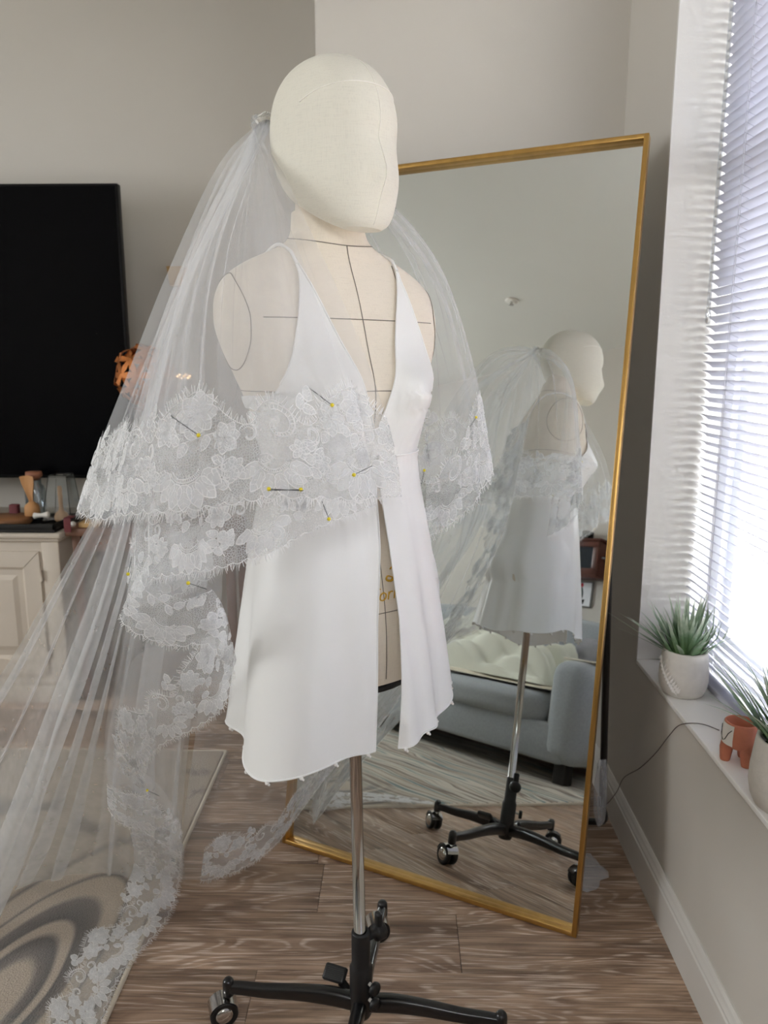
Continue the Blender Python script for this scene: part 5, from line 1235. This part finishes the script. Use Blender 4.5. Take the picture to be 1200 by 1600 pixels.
# plain tulle column behind the cascade
col_ribs = [[cas(u, v, .03) for u, v in r] for r in (
 [(208, 800), (200, 950), (182, 1050), (164, 1150), (172, 1230), (205, 1300), (225, 1372)],
 [(250, 800), (235, 950), (225, 1060), (205, 1160), (215, 1240), (240, 1310), (255, 1376)],
 [(300, 810), (300, 950), (282, 1060), (252, 1160), (252, 1240), (268, 1320), (275, 1378)],
 [(345, 830), (345, 950), (320, 1060), (288, 1160), (280, 1240), (286, 1320), (290, 1376)])]
tulle(drape(col_ribs, 60, 50, ((4, .8, .006), (9, .6, .003)), 21, floor_z=.016), 'tulle_fold')
# ---- train, fanned out in long pleats to the left
tr_ribs = [
 rib(.5, (300, 430, 1.36), (215, 680, 1.36), (150, 800, 1.40), (75, 930, 1.50), (0, 1055, 1.62), (-120, 1215, 1.80), F_(-230, 1330)),
 rib(.4, (298, 430, 1.33), (220, 680, 1.32), (170, 800, 1.35), (105, 940, 1.44), (30, 1100, 1.56), (-60, 1260, 1.66), F_(-150, 1405)),
 rib(.3, (296, 430, 1.30), (224, 680, 1.26), (196, 810, 1.26), (150, 960, 1.33), (88, 1120, 1.42), (20, 1300, 1.47), F_(-55, 1490)),
 rib(.2, (296, 430, 1.28), (228, 680, 1.22), (212, 830, 1.22), (174, 980, 1.29), (124, 1140, 1.40), (70, 1280, 1.53), F_(20, 1392)),
 rib(.1, (298, 430, 1.28), (240, 680, 1.22), (222, 840, 1.23), (196, 1000, 1.30), (168, 1140, 1.41), (150, 1280, 1.57), F_(130, 1369)),
 rib(.0, (305, 430, 1.32), (270, 680, 1.28), (255, 850, 1.28), (232, 1000, 1.34), (212, 1150, 1.45), (212, 1290, 1.62), F_(212, 1374)),
 rib(.1, (330, 430, 1.38), (320, 680, 1.38), (325, 870, 1.36), (312, 1000, 1.40), (296, 1150, 1.51), (284, 1290, 1.64), F_(285, 1374))]
P = drape(tr_ribs, 340, 70, ((9, 3.0, .012), (16, 1.8, .006), (4, .8, .012)), 17, ((0, .2), (.3, .6), (.55, 1), (.9, 1), (1, .8)), floor_z=.016)
tulle(P, 'train', 'tulle_train')
# ---- far side of the long tier, hanging behind the form with its lace edge
ba_ribs = [
 rib(.2, (345, 450, 1.45), (340, 650, 1.46), (330, 900, 1.45), (305, 1150, 1.56), F_(272, 1374)),
 rib(.4, (400, 450, 1.50), (405, 650, 1.54), (390, 900, 1.56), (345, 1150, 1.66), F_(318, 1376)),
 rib(.5, (440, 450, 1.51), (455, 650, 1.56), (450, 900, 1.60), (400, 1150, 1.70), F_(362, 1364)),
 rib(.65, (490, 450, 1.52), (515, 650, 1.57), (520, 900, 1.64), (460, 1150, 1.73), PY(425, 1324, 1.775)),
 rib(.8, (540, 450, 1.50), (575, 650, 1.56), (590, 880, 1.64), (535, 1100, 1.72), PY(484, 1248, 1.76)),
 rib(.95, (600, 450, 1.47), (640, 640, 1.53), (660, 850, 1.60), (620, 1020, 1.68), PY(560, 1150, 1.70))]
P = drape(ba_ribs, 200, 70, ((9, 1.6, .010), (21, .9, .003)), 23, ((0, .3), (.3, .8), (.75, .5), (1, .12)), floor_z=.016)
tulle(P, 'tulle_layer'); ba_s = Surf(P)
lace(ba_s, .125, 44, veil, x0=ba_s.cu[35])
side = Surf(even(P[120:, 24:][:, ::1].transpose(1, 0, 2)))
lace(side, .09, 47, veil)
# gathered comb
cmb = MB(); cmb.tube([VK+HL*t+V3(0, 0, .002-.010*(t/.022)**2) for t in np.linspace(-.022, .022, 9)], .0035, 8)
for t in np.linspace(-.02, .02, 11): cmb.tube([VK+HL*t, VK+HL*t+HF*.02+V3(0, 0, .002)], .0011, 5)
cmb.build('comb', M['pearl'], veil)

# ================================================================== dressmaking pins
M['pinhead'] = mat('yellow_pin_head', (226, 206, 30), .35, vary=.02); M['steel'] = mat('pin_steel', (70, 72, 76), .35, .8)
ALLV = np.vstack(VEIL_PTS)
def proj(Pn):
    q = Pn-CAM; z = q@FW; return 600+FPX*(q@RT)/z, 800-FPX*(q@UP)/z, z
pu, pv_, pz_ = proj(ALLV)
def on_veil(u, v):
    near = (np.abs(pu-u) < 7) & (np.abs(pv_-v) < 7)
    if not near.any(): return None
    z = pz_[near].min(); d = ray(u, v); return CAM+d*(z-.004)
pins = [(519, 633, -1, -.75, 'among the lace flowers over the chest', 1), (310, 680, -1, -.7, 'in the upper lace below the shoulder', 1), (420, 764, 1, .05, 'at the end of the lace join nearer the cabinet', 1), (470, 765, -1, .02, 'at the end of the lace join nearer the dress slit', 1), (514, 811, -.4, -1, 'at the free end of the cascading lace', 0),
        (200, 897, .2, -1, 'at the outer fold of the tulle beside the cabinet', 0), (294, 911, 1, .35, 'in the first turned fold of the lace cascade', 0), (230, 1235, 1, .5, 'in the lowest turned fold of the lace cascade', 0), (663, 735, -.2, 1, 'in the lace hanging beside the mirror', 0), (744, 652, -.4, .6, 'high in the lace hem beside the mirror', 0), (553, 742, 1, -.5, 'under the lace tip at the dress waist', 0)]
for u, v, du, dv, where, long_ in pins:
    h_ = on_veil(u, v)
    if h_ is None: continue
    nrm = math.hypot(du, dv); ln = .042 if long_ else .026
    d = (RT*du-UP*dv)/nrm
    pn = empty('dressmaking_pin', h_, 'yellow headed pin '+where, 'pin', 'yellow headed pins in the lace')
    MB().tube([h_, h_+d*ln-FW*-.002], .0005, 5).build('shaft', M['steel'], pn)
    MB().ball(h_, .0026, 12, 8).build('head', M['pinhead'], pn)
